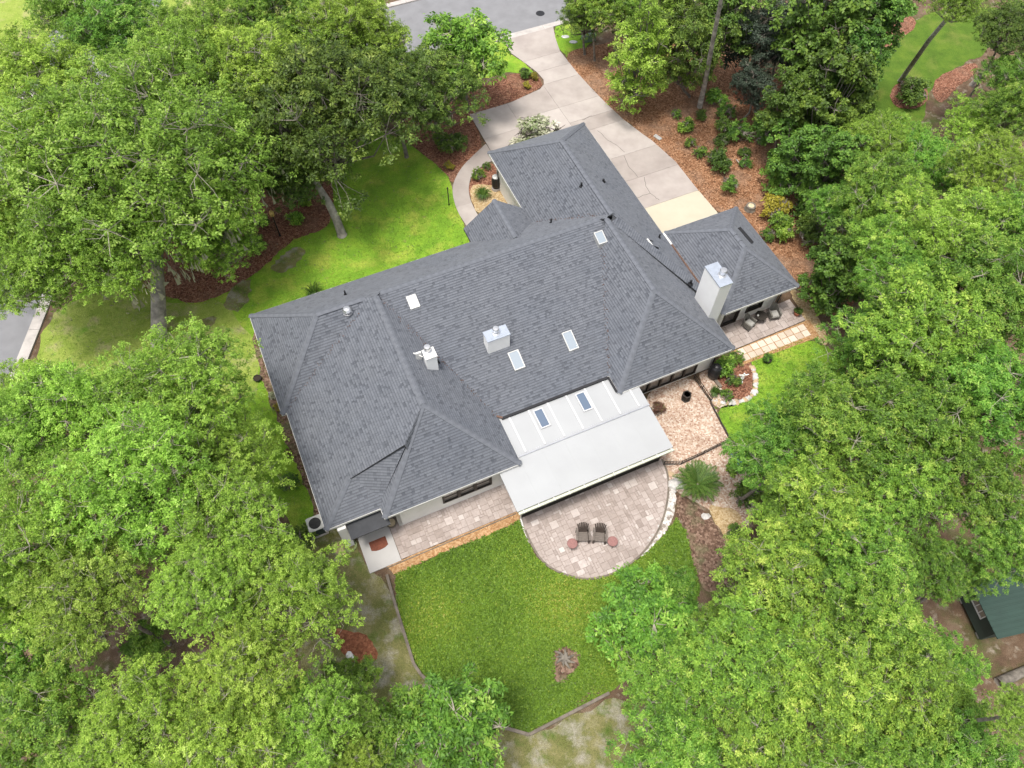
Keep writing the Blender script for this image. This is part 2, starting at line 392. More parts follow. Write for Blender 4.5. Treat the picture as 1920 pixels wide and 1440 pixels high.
sheet('pine_straw_bed', MULCH_R, -.008, 'pine_straw', .05, .35, 10)
sheet('pine_straw_bed', GP([(1370, 130), (1420, 120), (1480, 170), (1475, 215), (1420, 215), (1370, 180)]), -.003, 'red_clay', .12, .3, 11)
sheet('island_bed', GP([(1666, 178), (1675, 160), (1705, 148), (1735, 160), (1742, 182), (1728, 200), (1700, 206), (1676, 198)]), -.004, 'mulch', .03, .2, 12)
sheet('mulch_bed', GP([(1748, 160), (1760, 142), (1800, 125), (1835, 115), (1830, 140), (1790, 165), (1768, 195), (1752, 185)]), -.004, 'mulch', .03, .2, 13)
sheet('mulch_bed', GP([(1600, 110), (1640, 70), (1700, 20), (1725, 45), (1680, 80), (1620, 122)]), -.004, 'mulch', .04, .2, 14)
sheet('bare_patch', GP([(418, 560), (440, 530), (475, 520), (468, 555), (455, 585), (425, 580)]), -.002, 'thin_grass', .35, .22, 15)
sheet('bare_patch', GP([(505, 505), (530, 475), (560, 462), (575, 472), (560, 495), (520, 515)]), -.002, 'thin_grass', .35, .22, 16)
sheet('bare_patch', GP([(365, 600), (400, 590), (410, 608), (380, 618)]), -.002, 'thin_grass', .35, .22, 17)
sheet('side_yard', GP([(600, 985), (640, 985), (672, 1010), (692, 1078), (728, 1080), (748, 1150), (778, 1248), (803, 1282), (940, 1365), (992, 1382), (1142, 1304), (1300, 1330), (1200, 1500), (600, 1500), (560, 1250), (560, 1050)]), -.014, 'thin_grass', .15, .4, 18)
sheet('clay_patch', GP([(620, 1172), (660, 1180), (692, 1195), (712, 1236), (672, 1246), (648, 1228), (622, 1200)]), -.004, 'red_clay', .1, .2, 19)
sheet('clay_patch', GP([(580, 1290), (610, 1270), (700, 1290), (690, 1340), (640, 1360), (560, 1340)]), -.004, 'red_clay', .2, .3, 20)
sheet('foundation_bed', GP([(474, 604), (486, 625), (535, 760), (545, 790), (620, 985), (600, 1000), (582, 945), (552, 860), (520, 790), (495, 720), (478, 660)]), -.002, 'dark_mulch', .08, .25, 21)
sheet('entry_bed', GP([(923, 302), (899, 316), (885, 329), (879, 350), (881, 370), (895, 402), (960, 400), (960, 330)]), -.006, 'mulch', .02, .2, 22)
sheet('entry_gravel', GP([(880, 350), (900, 344), (925, 348), (945, 352), (965, 400), (896, 404), (884, 378)]), -.002, 'tan_gravel', .03, .15, 23)
COURT = GP([(1195, 735), (1302, 700), (1337, 758), (1368, 824), (1412, 880), (1420, 950), (1395, 1000), (1340, 960), (1262, 920), (1238, 870)])
sheet('gravel_court', COURT, -.006, 'gravel', .02, .2, 24)
sheet('gravel_court', GP([(1302, 701), (1345, 690), (1370, 745), (1395, 760), (1340, 768)]), -.010, 'gravel', .06, .2, 25)
sheet('tan_path', GP([(1325, 940), (1390, 960), (1400, 1010), (1395, 1045), (1370, 1035), (1345, 985)]), -.002, 'tan_gravel', .08, .2, 26)
sheet('dark_bed', GP([(1266, 922), (1300, 940), (1345, 985), (1375, 1040), (1360, 1110), (1320, 1110), (1300, 1060), (1285, 990), (1268, 965)]), .0, 'dark_mulch', .05, .2, 27)
sheet('pebble_strip', GP([(1254, 905), (1268, 922), (1266, 960), (1240, 1010), (1205, 1048), (1200, 1040), (1224, 1012), (1246, 962)]), .004, 'white_pebble', .04, .15, 28)
sheet('pebble_strip', GP([(972, 970), (982, 985), (995, 1015), (990, 1022), (978, 1000), (966, 980)]), .004, 'white_pebble', .03, .15, 29)
SIDE_LAWN = GP([(1408, 672), (1440, 655), (1520, 632), (1600, 680), (1560, 800), (1420, 860), (1368, 824), (1337, 760), (1400, 752), (1418, 725), (1412, 690)])
sheet('side_lawn', SIDE_LAWN, -.010, 'lawn', .05, .25, 30)
sheet('rock_garden', GP([(1338, 678), (1400, 672), (1414, 700), (1412, 735), (1396, 748), (1365, 748), (1345, 715)]), -.002, 'mulch', .05, .2, 31)
sheet('tan_path', GP([(1476, 545), (1498, 543), (1534, 592), (1556, 640), (1542, 652), (1512, 602)]), -.003, 'tan_gravel', .04, .2, 32)
LAWN_B = [HL(*t) for t in ((-.7, 12.64), (.6, 12.66), (2.4, 12.72), (4.2, 12.64), (6.3, 12.7))] + GP([(976, 984), (985, 1005), (1000, 1040), (1030, 1068), (1070, 1082), (1100, 1088), (1150, 1078), (1200, 1048), (1240, 1010), (1268, 972), (1285, 995), (1298, 1050), (1312, 1110), (1260, 1200), (1142, 1298), (990, 1374), (935, 1358), (803, 1276), (777, 1244), (747, 1150)])
sheet('back_lawn', LAWN_B, .012, 'cover_soil', .03, .3, 33, smooth=False)
sheet('bare_patch', GP([(1034, 1216), (1062, 1208), (1088, 1222), (1090, 1250), (1066, 1274), (1040, 1288), (1036, 1250)]), .018, 'dark_mulch', .08, .2, 34)
sheet('bare_patch', GP([(1060, 1335), (1100, 1290), (1145, 1275), (1142, 1298)]), .018, 'dark_mulch', .12, .2, 35)
OCHRE = [HL(*t) for t in ((-1.0, 13.24), (6.4, 13.24), (6.42, 12.72), (4.2, 12.66), (2.4, 12.74), (.6, 12.68), (-.75, 12.66))]
sheet('ochre_strip', OCHRE, .016, 'ochre_gravel', .02, .2, 36, smooth=False)

sheet('far_lawn', [(-60, 44), (-30, 40), (-12, 63), (-20, 90), (-90, 90)], -.014, 'dry_lawn', .2, .6, 50)
# ---- streets, kerbs
b = MB()
b.face([(*HL(u, v), -.008) for u, v in ((-60, 50.3), (120, 50.3), (120, 57.4), (-60, 57.4))])
b.face([(-37, -40, -.0085), (-29.2, -40, -.0085), (-29.2, 62, -.0085), (-37, 62, -.0085)])
street = b.build('street', 'asphalt', kind='structure')
m = MB()
for u0 in np.arange(-26, 60, 3.0):
    m = MB(); a = [HL(u, v) for u, v in ((u0 + .01, 49.75), (u0 + 2.99, 49.75), (u0 + 2.99, 50.3), (u0 + .01, 50.3))]
    m.prism(a, -.05, lambda x, y: .09 - .10 * max(0, min(1, (UV(x, y)[1] - 49.75) / .55)) if not (21 < UV(x, y)[0] < 26.2) else .03, RND.random()); m.build('kerb_stone', 'kerb', street)
    m = MB(); a = [HL(u, v) for u, v in ((u0 + .01, 57.4), (u0 + 2.99, 57.4), (u0 + 2.99, 57.9), (u0 + .01, 57.9))]
    m.prism(a, -.05, .09, RND.random()); m.build('kerb_stone', 'kerb', street)
for y0 in np.arange(5, 40, 3.0):
    m = MB(); m.prism([(-29.2, y0), (-28.55, y0), (-28.55, y0 + 2.98), (-29.2, y0 + 2.98)], -.05, .1); m.build('kerb_stone', 'kerb', street)
mp = G(1013, 25); mh = MB((*mp, 0)); mh.lathe([(.36, -.006), (.36, .004), (.30, .008), (0, .008)], (*mp, 0), 18)
mh.build('manhole_cover', 'black_plastic', label='round dark manhole cover set in the grey street', cat='manhole cover').location = (*mp, 0)

# ------------------------------------------------------------------ driveway, walk
DRIVE = [(21.5, 49.75), (21.28, 48.15), (21.85, 46.41), (22.2, 45.2), (22.3, 44.2), (22.1, 43.7), (21.6, 43.3), (18.89, 42.8), (15.67, 42.8), (15.55, 35.0), (20.86, 35.0), (20.86, 25.0), (27.25, 25.0), (27.25, 27.3), (27.12, 30.0), (27.1, 32.5), (26.62, 35.04), (26.3, 36.0), (25.76, 37.93), (25.42, 40.0), (25.2, 41.8), (25.0, 44.0), (24.93, 46.8), (25.3, 48.4), (25.75, 49.75)]
bb = MB(); bb.prism([HL(*p) for p in DRIVE], -.05, .012); drive = bb.build('driveway', 'joint', kind='structure')
CU = [-9, 15.0, 18.65, 22.0, 40]; CV = [25, 29.5, 32.2, 34.55, 37.8, 39.05, 40.85, 43.65, 45.15, 46.7, 50]
for i in range(len(CU) - 1):
    for j in range(len(CV) - 1):
        if i < 3 and CV[j] >= 43.65: continue
        u0, u1, v0, v1 = CU[i], CU[i + 1], CV[j], CV[j + 1]
        if i in (1, 2):
            if j in (5,): continue
            if j == 4: v1 = CV[6]; v1 = 40.0 if i == 1 else 40.85
            if j == 6: v0 = 40.0 if i == 1 else 40.85
        if i == 3 and CV[j] >= 43.65: u0 = 0
        q = clip(DRIVE, [(u0 + .008, 0, 1, 0), (u1 - .008, 0, -1, 0), (0, v0 + .008, 0, 1), (0, v1 - .008, 0, -1)])
        if not q or area(q) < .1: continue
        m = MB(); m.prism([HL(*p) for p in q], -.02, .03 + RND.uniform(0, .004), RND.random()); m.build('slab', 'new_concrete' if (i == 3 and j == 0) else 'concrete', drive)
for pts in ([(1120, 245), (1140, 264), (1155, 272), (1171, 286)], [(1169.5, 293), (1178, 312), (1190, 325), (1195.6, 332)], [(1208.6, 333), (1211, 350), (1219, 363), (1228, 370), (1236, 376)], [(1194, 372), (1205, 367), (1219, 363)], [(1092, 226), (1098, 222), (1110, 218)]):
    q = []
    for k in range(len(pts) - 1):
        for f in (0, .34, .67): q.append(tuple(pts[k][i] + (pts[k + 1][i] - pts[k][i]) * f + RND.uniform(-.8, .8) for i in (0, 1)))
    q.append(pts[-1]); w_ = [G(*p) for p in q]; m = MB()
    for a, c in zip(w_, w_[1:]):
        d = Vector((c[0] - a[0], c[1] - a[1])).normalized(); n = Vector((-d.y, d.x)) * .014
        m.face([(a[0] - n.x, a[1] - n.y, .038), (c[0] - n.x, c[1] - n.y, .038), (c[0] + n.x, c[1] + n.y, .038), (a[0] + n.x, a[1] + n.y, .038)])
    m.build('crack', 'joint', drive)
WL = GP([(911, 270), (887, 292), (866, 313), (851.5, 338), (847.5, 358), (852, 381), (860, 401), (873, 421), (880, 432)])
WR = GP([(930, 299), (912, 307), (898, 316), (884, 329), (878.5, 350), (880.5, 370), (887, 386), (894, 400), (902, 412)])
def resample(pl, n):
    P = np.array(pl); d = np.r_[0, np.cumsum(np.hypot(*np.diff(P, axis=0).T))]; t = np.linspace(0, d[-1], n)
    return list(zip(np.interp(t, d, P[:, 0]), np.interp(t, d, P[:, 1])))
def chaikin(pl):
    for _ in range(2):
        q = [pl[0]]
        for a, c in zip(pl, pl[1:]): q += [(a[0] * .75 + c[0] * .25, a[1] * .75 + c[1] * .25), (a[0] * .25 + c[0] * .75, a[1] * .25 + c[1] * .75)]
        pl = q + [pl[-1]]
    return pl
wl, wr = resample(chaikin(WL), 29), resample(chaikin(WR), 29)
m = MB()
for k in range(28): m.face([(*wr[k], .012), (*wr[k + 1], .012), (*wl[k + 1], .012), (*wl[k], .012)])
walk = m.build('walkway', 'joint', kind='structure')
for s0 in range(0, 28, 7):
    m = MB(); L_, R_ = wl[s0:s0 + 8], wr[s0:s0 + 8]
    R_ = [tuple(np.array(r) + (np.array(l) - r) * .01) for l, r in zip(L_, R_)]
    L_[0] = tuple(np.array(L_[0]) * .985 + np.array(L_[1]) * .015); R_[0] = tuple(np.array(R_[0]) * .985 + np.array(R_[1]) * .015)
    m.prism(R_ + L_[::-1], -.02, .032, RND.random()); m.build('slab', 'concrete', walk)

# ------------------------------------------------------------------ paved terraces
def pave(name, outline_uv, z, mod=.2, seed=3, keep=300, joint='paver_joint', mat='paver', rz=0.0):
    rg = random.Random(seed); W = [HL(*p) for p in outline_uv]
    bb = MB(); bb.prism(W, -.06, z); base = bb.build(name, joint, kind='structure')
    hp = halfplanes(outline_uv); us = [p[0] for p in outline_uv]; vs = [p[1] for p in outline_uv]
    nu, nv = int((max(us) - min(us)) / mod) + 2, int((max(vs) - min(vs)) / mod) + 2
    occ = np.zeros((nu, nv), bool); out = []
    for j in range(nv):
        for i in range(nu):
            if occ[i, j]: continue
            for w_, h_ in rg.sample([(2, 2), (3, 2), (2, 3), (2, 1), (1, 2), (3, 3), (2, 2), (3, 2)], 8) + [(1, 1)]:
                if i + w_ <= nu and j + h_ <= nv and not occ[i:i + w_, j:j + h_].any():
                    occ[i:i + w_, j:j + h_] = True
                    u0, v0 = min(us) + i * mod, min(vs) + j * mod; g = .009
                    q = clip([(u0 + g, v0 + g), (u0 + w_ * mod - g, v0 + g), (u0 + w_ * mod - g, v0 + h_ * mod - g), (u0 + g, v0 + h_ * mod - g)], hp)
                    if q and area(q) > .004: out.append(q)
                    break
    out.sort(key=lambda q: -area(q)); rest = MB()
    for k, q in enumerate(out):
        t = min(1, max(0, rg.gauss(.48, .17))) if rg.random() < .91 else rg.uniform(.75, 1)
        zz = z + .022 + rg.uniform(0, .006)
        if k < keep:
            m = MB(); m.prism([HL(*p) for p in q], z - .01, zz, t, False); m.build('paver', mat, base)
        else: rest.prism([HL(*p) for p in q], z - .01, zz, t, False)
    if rest.f: rest.build('small_pavers', mat, base, kind='stuff')
    return base
ROUND = [UV(*p) for p in GP([(974, 972), (1241, 862), (1251, 885), (1254, 915), (1249, 955), (1237, 990), (1218, 1022), (1195, 1048), (1160, 1072), (1125, 1084), (1098, 1087), (1068, 1081), (1035, 1068), (1012, 1048), (996, 1020), (985, 995)])]
pave('round_patio', ROUND, .03, .145, 5)
rim = [HL(*p) for p in ROUND[1:]]; rim = chaikin(rim); m = MB()
for a, c in zip(rim, rim[1:]): m.beam((*a, .03), (*c, .03), .10, .10)
m.build('patio_edging', 'timber', kind='structure')
pave('side_patio', [(-.14, 13.25), (6.35, 13.25), (6.35, 16.0), (-.14, 16.0)], .03, .145, 6)
pave('porch_floor', [(21.9, 17.35), (27.5, 17.45), (27.5, 19.15), (21.9, 19.15)], .05, .2, 9)
b = MB(); b.prism([HL(*p) for p in ((-1.85, 13.2), (-.16, 13.2), (-.16, 16), (-1.85, 16))], -.05, .05); b.build('door_pad', 'pad_concrete', kind='structure')
b = MB(); b.face([(*HL(*p), .004) for p in ((22.1, 16.25), (27.6, 16.1), (27.75, 17.42), (22.1, 17.32))]); tp = b.build('stepping_path', 'ochre_gravel', kind='structure')
for i in range(10):
    for j in range(2):
        u0, v0 = 22.45 + i * .48, 16.42 + j * .45; m = MB(); e = RND.uniform(-.012, .012)
        m.prism([HL(*p) for p in ((u0 + e, v0), (u0 + .43 + e, v0 - .012), (u0 + .43 + e, v0 + .40), (u0 + e, v0 + .41))], -.02, .03, RND.random()); m.build('paving_tile', 'tile', tp)

# ------------------------------------------------------------------ house
HC = (9.0, 22.0, 0.0)
house = empty('house', (*HL(9, 22), 0), AL, 'large single-storey white house with sprawling dark grey shingle roof', 'house')
def hm(): return MB(HC)
ROOFS = {}
def slope(pid, P, rest, singles=None, course=.145, cap=10**9):
    """lay lapped shingles on a roof plane P (ccw seen from above); rest: MB for the field, singles: list for separate ones"""
    P = [Vector(p) for p in P]; n = None
    for k in range(1, len(P) - 1):
        c = (P[k] - P[0]).cross(P[k + 1] - P[0])
        if c.length > 1e-6: n = c.normalized(); break
    if n.z < 0: n = -n; P = P[::-1]
    e = Vector((0, 0, 1)).cross(n).normalized(); s = n.cross(e).normalized()
    if s.z < 0: s = -s; e = -e
    O = Vector((0, 0, 2.8)); O = O - n * (n.dot(O - P[0]))
    Q = [((p - P[0]).dot(e) + P[0].dot(e), (p.z - 2.8) / s.z) for p in P]
    def W(a, bb_, h=0): return P[0] + e * (a - P[0].dot(e)) + s * (bb_ - (P[0].z - 2.8) / s.z) + n * h
    hp = halfplanes(Q); a0, a1 = min(q[0] for q in Q), max(q[0] for q in Q); b1 = max(q[1] for q in Q)
    k0 = int(max(0, min(q[1] for q in Q)) / course)
    for k in range(k0, int(b1 / course) + 1):
        rg = random.Random(pid * 1000 + k); a = -60.0 - rg.uniform(0, .6); th = rg.random() < .5; lo, hi = k * course, (k + 1) * course + .012
        while a < a1:
            th = rg.random() < .16; t = rg.random(); w_ = rg.uniform(.10, .18) if th else rg.choice((.14, .2, .26, .34)); a_ = a; a += w_
            if a < a0: continue
            q = clip([(a_ + .004, lo), (a - .004, lo), (a - .004, hi), (a_ + .004, hi)], hp)
            if not q: continue
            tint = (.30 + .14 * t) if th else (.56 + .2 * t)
            hh = .012 if th else .02; m = rest
            if singles is not None and len(singles) < cap and len(q) == 4: m = hm(); singles.append(m)
            bI = len(m.v); L = len(q); m.v += [tuple(W(x, y, .004 + hh * (1 - (y - lo) / (hi - lo)))) for x, y in q] + [tuple(W(x, y, -.004)) for x, y in q]
            m.f.append(tuple(range(bI, bI + L))); m.t.append(tint)
            for i in range(L):
                j = (i + 1) % L
                if min(q[i][1], q[j][1]) > hi - .001: continue
                m.f.append((bI + L + i, bI + L + j, bI + j, bI + i)); m.t.append(tint * .8)
            s0 = hi - .012 - .052                                     # shadow under the next course's butt, painted in as a darker strip
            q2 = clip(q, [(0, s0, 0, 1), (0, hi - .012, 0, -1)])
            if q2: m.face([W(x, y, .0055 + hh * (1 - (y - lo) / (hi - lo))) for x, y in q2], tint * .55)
def deck(m, P, th=.14):
    P = [Vector(p) for p in P]; n = (P[1] - P[0]).cross(P[2] - P[0]).normalized()
    if n.z < 0: P = P[::-1]
    b0 = len(m.v); L = len(P); m.v += [tuple(p) for p in P] + [(p.x, p.y, p.z - th) for p in P]
    m.f.append(tuple(range(b0, b0 + L))); m.t.append(.5); m.f.append(tuple(range(b0 + 2 * L - 1, b0 + L - 1, -1))); m.t.append(.5)
    for i in range(L):
        j = (i + 1) % L; m.f.append((b0 + L + i, b0 + L + j, b0 + j, b0 + i)); m.t.append(.5)
Z0, ZR, ZB = 2.8, 5.4, 5.65
Lz = lambda u: Z0 + .443 * (u + 3.0)
planes = [
 (1, [(-3.26, 29.13, Z0), (17.77, 29.13, Z0), (17.77, 25.65, ZR), (.22, 25.65, ZR)]),
 (1, [(2.87, 25.65, ZR), (3.75, 25.65, ZR), (3.43, 25.31, ZB)]),
 (1, [(16.87, 25.65, ZR), (17.5, 25.65, ZR), (17.19, 25.31, ZB)]),
 (2, [(-3.26, 29.13, Z0), (.22, 25.65, ZR), (-3.26, 22.17, Z0)]),
 (3, [(-3.26, 22.17, Z0), (.22, 25.65, ZR), (5, 25.65, ZR), (3, 22.17, Z0)]),
 (4, [(-3.0, 15.12, Z0), (-1.1, 16.8, Lz(-1.1)), (-1.1, 24.5, Lz(-1.1)), (-3.0, 22.4, Z0)]),
 (4, [(-1.1, 16.8, Lz(-1.1)), (1.9, 16.8, Lz(1.9)), (1.9, 25.65, Lz(1.9)), (-1.1, 24.5, Lz(-1.1))]),
 (4, [(1.9, 16.8, Lz(1.9)), (3.43, 18.19, ZB), (3.43, 25.31, ZB), (2.87, 25.65, ZR), (1.9, 25.65, Lz(1.9))]),
 (5, [(-3.0, 15.12, Z0), (.25, 15.12, Z0), (1.2, 16.95, 3.63), (-1.05, 16.95, 3.63)]),
 (32, [(-1.05, 16.86, 3.58), (.022, 15.5, 2.97), (1.95, 16.86, 4.70)]),
 (33, [(1.9, 16.79, Lz(1.9) + .005), (1.97, 16.70, 4.52), (3.43, 18.17, ZB)]),
 (6, [(-.2, 14.56, Z0), (7.07, 14.56, Z0), (3.43, 18.19, ZB)]),
 (7, [(-.2, 14.56, Z0), (3.43, 18.19, ZB), (3.43, 18.6, ZB), (-.2, 18.6, Z0)]),
 (8, [(7.07, 14.56, Z0), (7.07, 20.5, Z0), (3.43, 25.31, ZB), (3.43, 18.19, ZB)]),
 (9, [(5.2, 17.37, Z0), (15.5, 17.37, Z0), (17.3, 25.65, ZR), (3.6, 25.65, ZR)]),
 (10, [(13.58, 16.18, Z0), (20.79, 16.18, Z0), (17.19, 19.79, ZB)]),
 (11, [(13.58, 16.18, Z0), (17.19, 19.79, ZB), (17.19, 25.31, ZB), (13.58, 20.5, Z0)]),
 (12, [(20.79, 16.18, Z0), (20.79, 24, Z0), (17.4, 25.31, ZB - .789 * .21), (17.19, 25.31, ZB), (17.19, 19.79, ZB)]),
 (34, [(17.77, 25.6, 5.385), (21.22, 20.62, 2.81), (20.72, 20.3, 2.86), (17.4, 25.1, 5.49)]),
 (13, [(14.27, 35.83, Z0), (21.26, 35.83, Z0), (17.77, 32.33, ZR)]),
 (14, [(14.27, 35.83, Z0), (17.77, 32.33, ZR), (17.77, 25.65, ZR), (14.27, 27.5, Z0)]),
 (15, [(21.26, 35.83, Z0), (17.77, 32.33, ZR), (17.77, 25.65, ZR), (21.26, 20.6, Z0)]),
 (16, [(10.3, 30.33, 2.78), (12.35, 30.33, 4.4), (12.35, 26.9, 4.4), (10.3, 28.7, 2.78)]),
 (17, [(14.4, 30.33, 2.78), (12.35, 30.33, 4.4), (12.35, 26.9, 4.4), (14.4, 28.7, 2.78)]),
]
rest, singles, dk = hm(), [], hm()
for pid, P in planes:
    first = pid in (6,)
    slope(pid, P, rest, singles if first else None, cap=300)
    deck(dk, P)
roof = dk.build('roof', 'roof_deck', house)
def sub(m, name, mat, parent, **k): return m.build(name, mat, parent, **k)
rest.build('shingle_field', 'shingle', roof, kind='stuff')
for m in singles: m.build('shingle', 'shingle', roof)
# skirts under overlapping planes: gable slit, end of the garage slope, porch gable
m = hm(); m.hexa([(-1.1, 16.9, 3.4), (2.1, 16.9, 3.4), (2.1, 16.96, 3.4), (-1.1, 16.96, 3.4), (-1.1, 16.9, Lz(-1.1) - .05), (2.1, 16.9, Lz(2.1) - .05), (2.1, 16.96, Lz(2.1) - .05), (-1.1, 16.96, Lz(-1.1) - .05)])
m.build('gable_wall', 'dark_siding', house)
m = hm(); m.face([(17.77, 25.6, ZR - .02), (21.2, 20.62, Z0 + .02), (21.2, 20.62, Z0 - .5), (17.77, 25.6, ZR - .6)]); m.build('step_flashing', 'cap_shingle', house)
m = hm(); m.hexa([(10.5, 29.95, 2.6), (14.2, 29.95, 2.6), (14.2, 30.05, 2.6), (10.5, 30.05, 2.6), (12.25, 29.95, 4.2), (12.45, 29.95, 4.2), (12.45, 30.05, 4.2), (12.25, 30.05, 4.2)]); m.build('porch_gable', 'stucco', house)
for u_ in (10.7, 14.0): m = hm(); m.box(u_ - .13, u_ + .13, 29.75, 30.0, 0, 2.62); m.build('porch_post', 'white_trim', house)
CAPM = bpy.data.meshes.new('ridge_cap')
c_ = MB(); W_ = .15
for sx in (-1, 1):
    P = [(0, -.24, .03), (sx * W_, -.24, -.045), (sx * W_, .24, -.055), (0, .24, .018)]
    c_.face(P if sx > 0 else P[::-1]); c_.face([(0, -.24, .03), (0, -.24, .0), (sx * W_, -.24, -.075), (sx * W_, -.24, -.045)])
    c_.face([(sx * W_, -.24, -.045), (sx * W_, -.24, -.075), (sx * W_, .24, -.085), (sx * W_, .24, -.055)])
CAPM.from_pydata(c_.v, [], c_.f); CAPM.materials.append(MATS['cap_shingle'])
def caps(a, b_, parent, off):
    a, b_ = Vector(a), Vector(b_); d = b_ - a; L = d.length; k = max(1, int(L / .43)); d.normalize()
    x = d.cross(Vector((0, 0, 1))).normalized(); z = x.cross(d).normalized()
    for i in range(k):
        p = a + d * (L * (i + .5) / k) + z * (.028 + RND.uniform(0, .006))
        o = bpy.data.objects.new('ridge_cap', CAPM); COL.objects.link(o); o.parent = parent
        o.matrix_local = Matrix(((x.x, d.x, z.x, p.x - off[0]), (x.y, d.y, z.y, p.y - off[1]), (x.z, d.z, z.z, p.z - off[2]), (0, 0, 0, 1)))
for a, c in [((-3.26, 29.13, Z0), (.22, 25.65, ZR)), ((-3.26, 22.17, Z0), (.22, 25.65, ZR)), ((.22, 25.65, ZR), (2.87, 25.65, ZR)), ((3.75, 25.65, ZR), (17.0, 25.65, ZR)),
             ((3.43, 18.19, ZB), (3.43, 25.31, ZB)), ((-.2, 14.56, Z0), (3.43, 18.19, ZB)), ((7.07, 14.56, Z0), (3.43, 18.19, ZB)), ((-3, 15.12, Z0), (-1.1, 16.9, 3.64)),
             ((13.58, 16.18, Z0), (17.19, 19.79, ZB)), ((20.79, 16.18, Z0), (17.19, 19.79, ZB)), ((17.19, 19.79, ZB), (17.19, 25.31, ZB)),
             ((14.27, 35.83, Z0), (17.77, 32.33, ZR)), ((21.26, 35.83, Z0), (17.77, 32.33, ZR)), ((17.77, 25.7, ZR), (17.77, 32.33, ZR)), ((12.35, 30.33, 4.4), (12.35, 27.1, 4.4))]:
    caps(a, c, roof, HC)
# fascia boards
def fascia(line, z0=2.64, z1=2.79, mat='white_trim', parent=house, off=HC, th=.03, name='fascia'):
    for a, c in zip(line, line[1:]):
        m = MB(off); m.beam((a[0], a[1], (z0 + z1) / 2), (c[0], c[1], (z0 + z1) / 2), th, z1 - z0); m.build(name, mat, parent)
fascia([(-3.28, 29.15), (-3.28, 22.15), (-3.02, 22.15), (-3.02, 15.10), (-.22, 15.10), (-.22, 14.54), (7.09, 14.54), (7.09, 17.35), (13.56, 17.35), (13.56, 16.16), (20.81, 16.16), (20.81, 20.6)])
fascia([(-3.28, 29.15), (14.25, 29.15), (14.25, 35.85), (21.28, 35.85), (21.28, 20.6)])
m = hm(); m.prism([(-3.2, 29.1), (-3.2, 22.2), (-2.95, 22.2), (-2.95, 15.2), (-.15, 15.2), (-.15, 14.6), (7.0, 14.6), (7.0, 17.4), (13.65, 17.4), (13.65, 16.25), (20.7, 16.25), (20.7, 20.6), (21.2, 20.6), (21.2, 35.8), (14.35, 35.8), (14.35, 29.1)][::-1], 2.56, 2.60); m.build('soffit', 'soffit', house)
# walls with openings: a run of wall from a to b, openings (s0, s1, z0, z1)
def wall(a, c, openings=(), h=2.57, th=.2, mat='stucco', parent=house, off=HC):
    a, c = Vector((*a, 0)), Vector((*c, 0)); d = (c - a); L = d.length; d.normalize(); n = Vector((d.y, -d.x, 0)); m = MB(off)
    def blk(s0, s1, z0, z1):
        if s1 - s0 < .005 or z1 - z0 < .005: return
        p = [a + d * s0, a + d * s1, a + d * s1 - n * th, a + d * s0 - n * th]
        m.hexa([(q.x, q.y, z0) for q in p] + [(q.x, q.y, z1) for q in p])
    s = 0
    for s0, s1, z0, z1 in sorted(openings):
        blk(s, s0, 0, h); blk(s0, s1, 0, z0); blk(s0, s1, z1, h); s = s1
    blk(s, L, 0, h); m.build('wall', mat, parent)
    return a, d, n
def window(a, d, n, s0, s1, z0, z1, lites, bars=0, parent=house, off=HC, fw=.09, glass_='window_glass', name='window', mul=.16):
    P = lambda s, z, o: (a + d * s + n * o + Vector((0, 0, z)))
    def bar(m, sa, sb, za, zb, o0=-.1, o1=.05):
        q = [P(sa, za, o1), P(sb, za, o1), P(sb, za, o0), P(sa, za, o0)]; m.hexa([tuple(x) for x in q] + [(x.x, x.y, zb) for x in q])
    f = MB(off); bar(f, s0, s1, z0, z0 + fw); bar(f, s0, s1, z1 - fw, z1); bar(f, s0, s0 + fw, z0 + fw, z1 - fw); bar(f, s1 - fw, s1, z0 + fw, z1 - fw)
    w_ = (s1 - s0 - 2 * fw + mul) / lites
    for k in range(1, lites): bar(f, s0 + fw + k * w_ - mul, s0 + fw + k * w_, z0 + fw, z1 - fw)
    fr = f.build(name, 'bronze_frame', parent)
    for k in range(lites):
        x0 = s0 + fw + k * w_; x1 = x0 + w_ - mul
        g = MB(off); q = [P(x0, z0 + fw, -.05), P(x1, z0 + fw, -.05), P(x1, z0 + fw, -.07), P(x0, z0 + fw, -.07)]
        g.hexa([tuple(x) for x in q] + [(x.x, x.y, z1 - fw) for x in q]); g.build('pane', glass_, fr)
        for j in range(bars):
            zz = z0 + fw + (z1 - z0 - 2 * fw) * (j + 1) / (bars + 1); g = MB(off); bar(g, x0, x1, zz - .02, zz + .02, -.045, -.02); g.build('glazing_bar', 'bronze_frame', fr)
a, d, n = wall((.35, 14.95), (6.9, 14.95), [(2.5, 5.25, .75, 2.2)]); window(a, d, n, 2.5, 5.25, .75, 2.2, 3, 2)
a, d, n = wall((14.0, 16.85), (20.4, 16.85), [(.5, 5.25, .2, 2.4)]); window(a, d, n, .5, 5.25, .2, 2.4, 6, 1, mul=.12, fw=.08)
wall((20.4, 16.85), (20.4, 20.6)); wall((.35, 16.6), (.35, 14.95)); wall((-2.6, 22.6), (-2.6, 15.45)); wall((-2.9, 28.8), (-2.9, 22.6)); wall((-2.9, 22.6), (-2.6, 22.6))
wall((-2.6, 15.45), (-2.1, 15.45)); wall((-2.1, 15.45), (-2.1, 16.6)); 
a, d, n = wall((-2.1, 16.6), (.35, 16.6), [(.8, 1.75, .05, 2.15)])
m = hm(); m.box(-1.28, -.37, 16.68, 16.74, .06, 2.14); dr = m.build('door', 'bronze_frame', house)
m = hm(); m.tube([(-.48, 16.66, 1.0), (-.48, 16.62, 1.0), (-.58, 16.62, 1.0)], .015); m.build('handle', 'steel', dr)
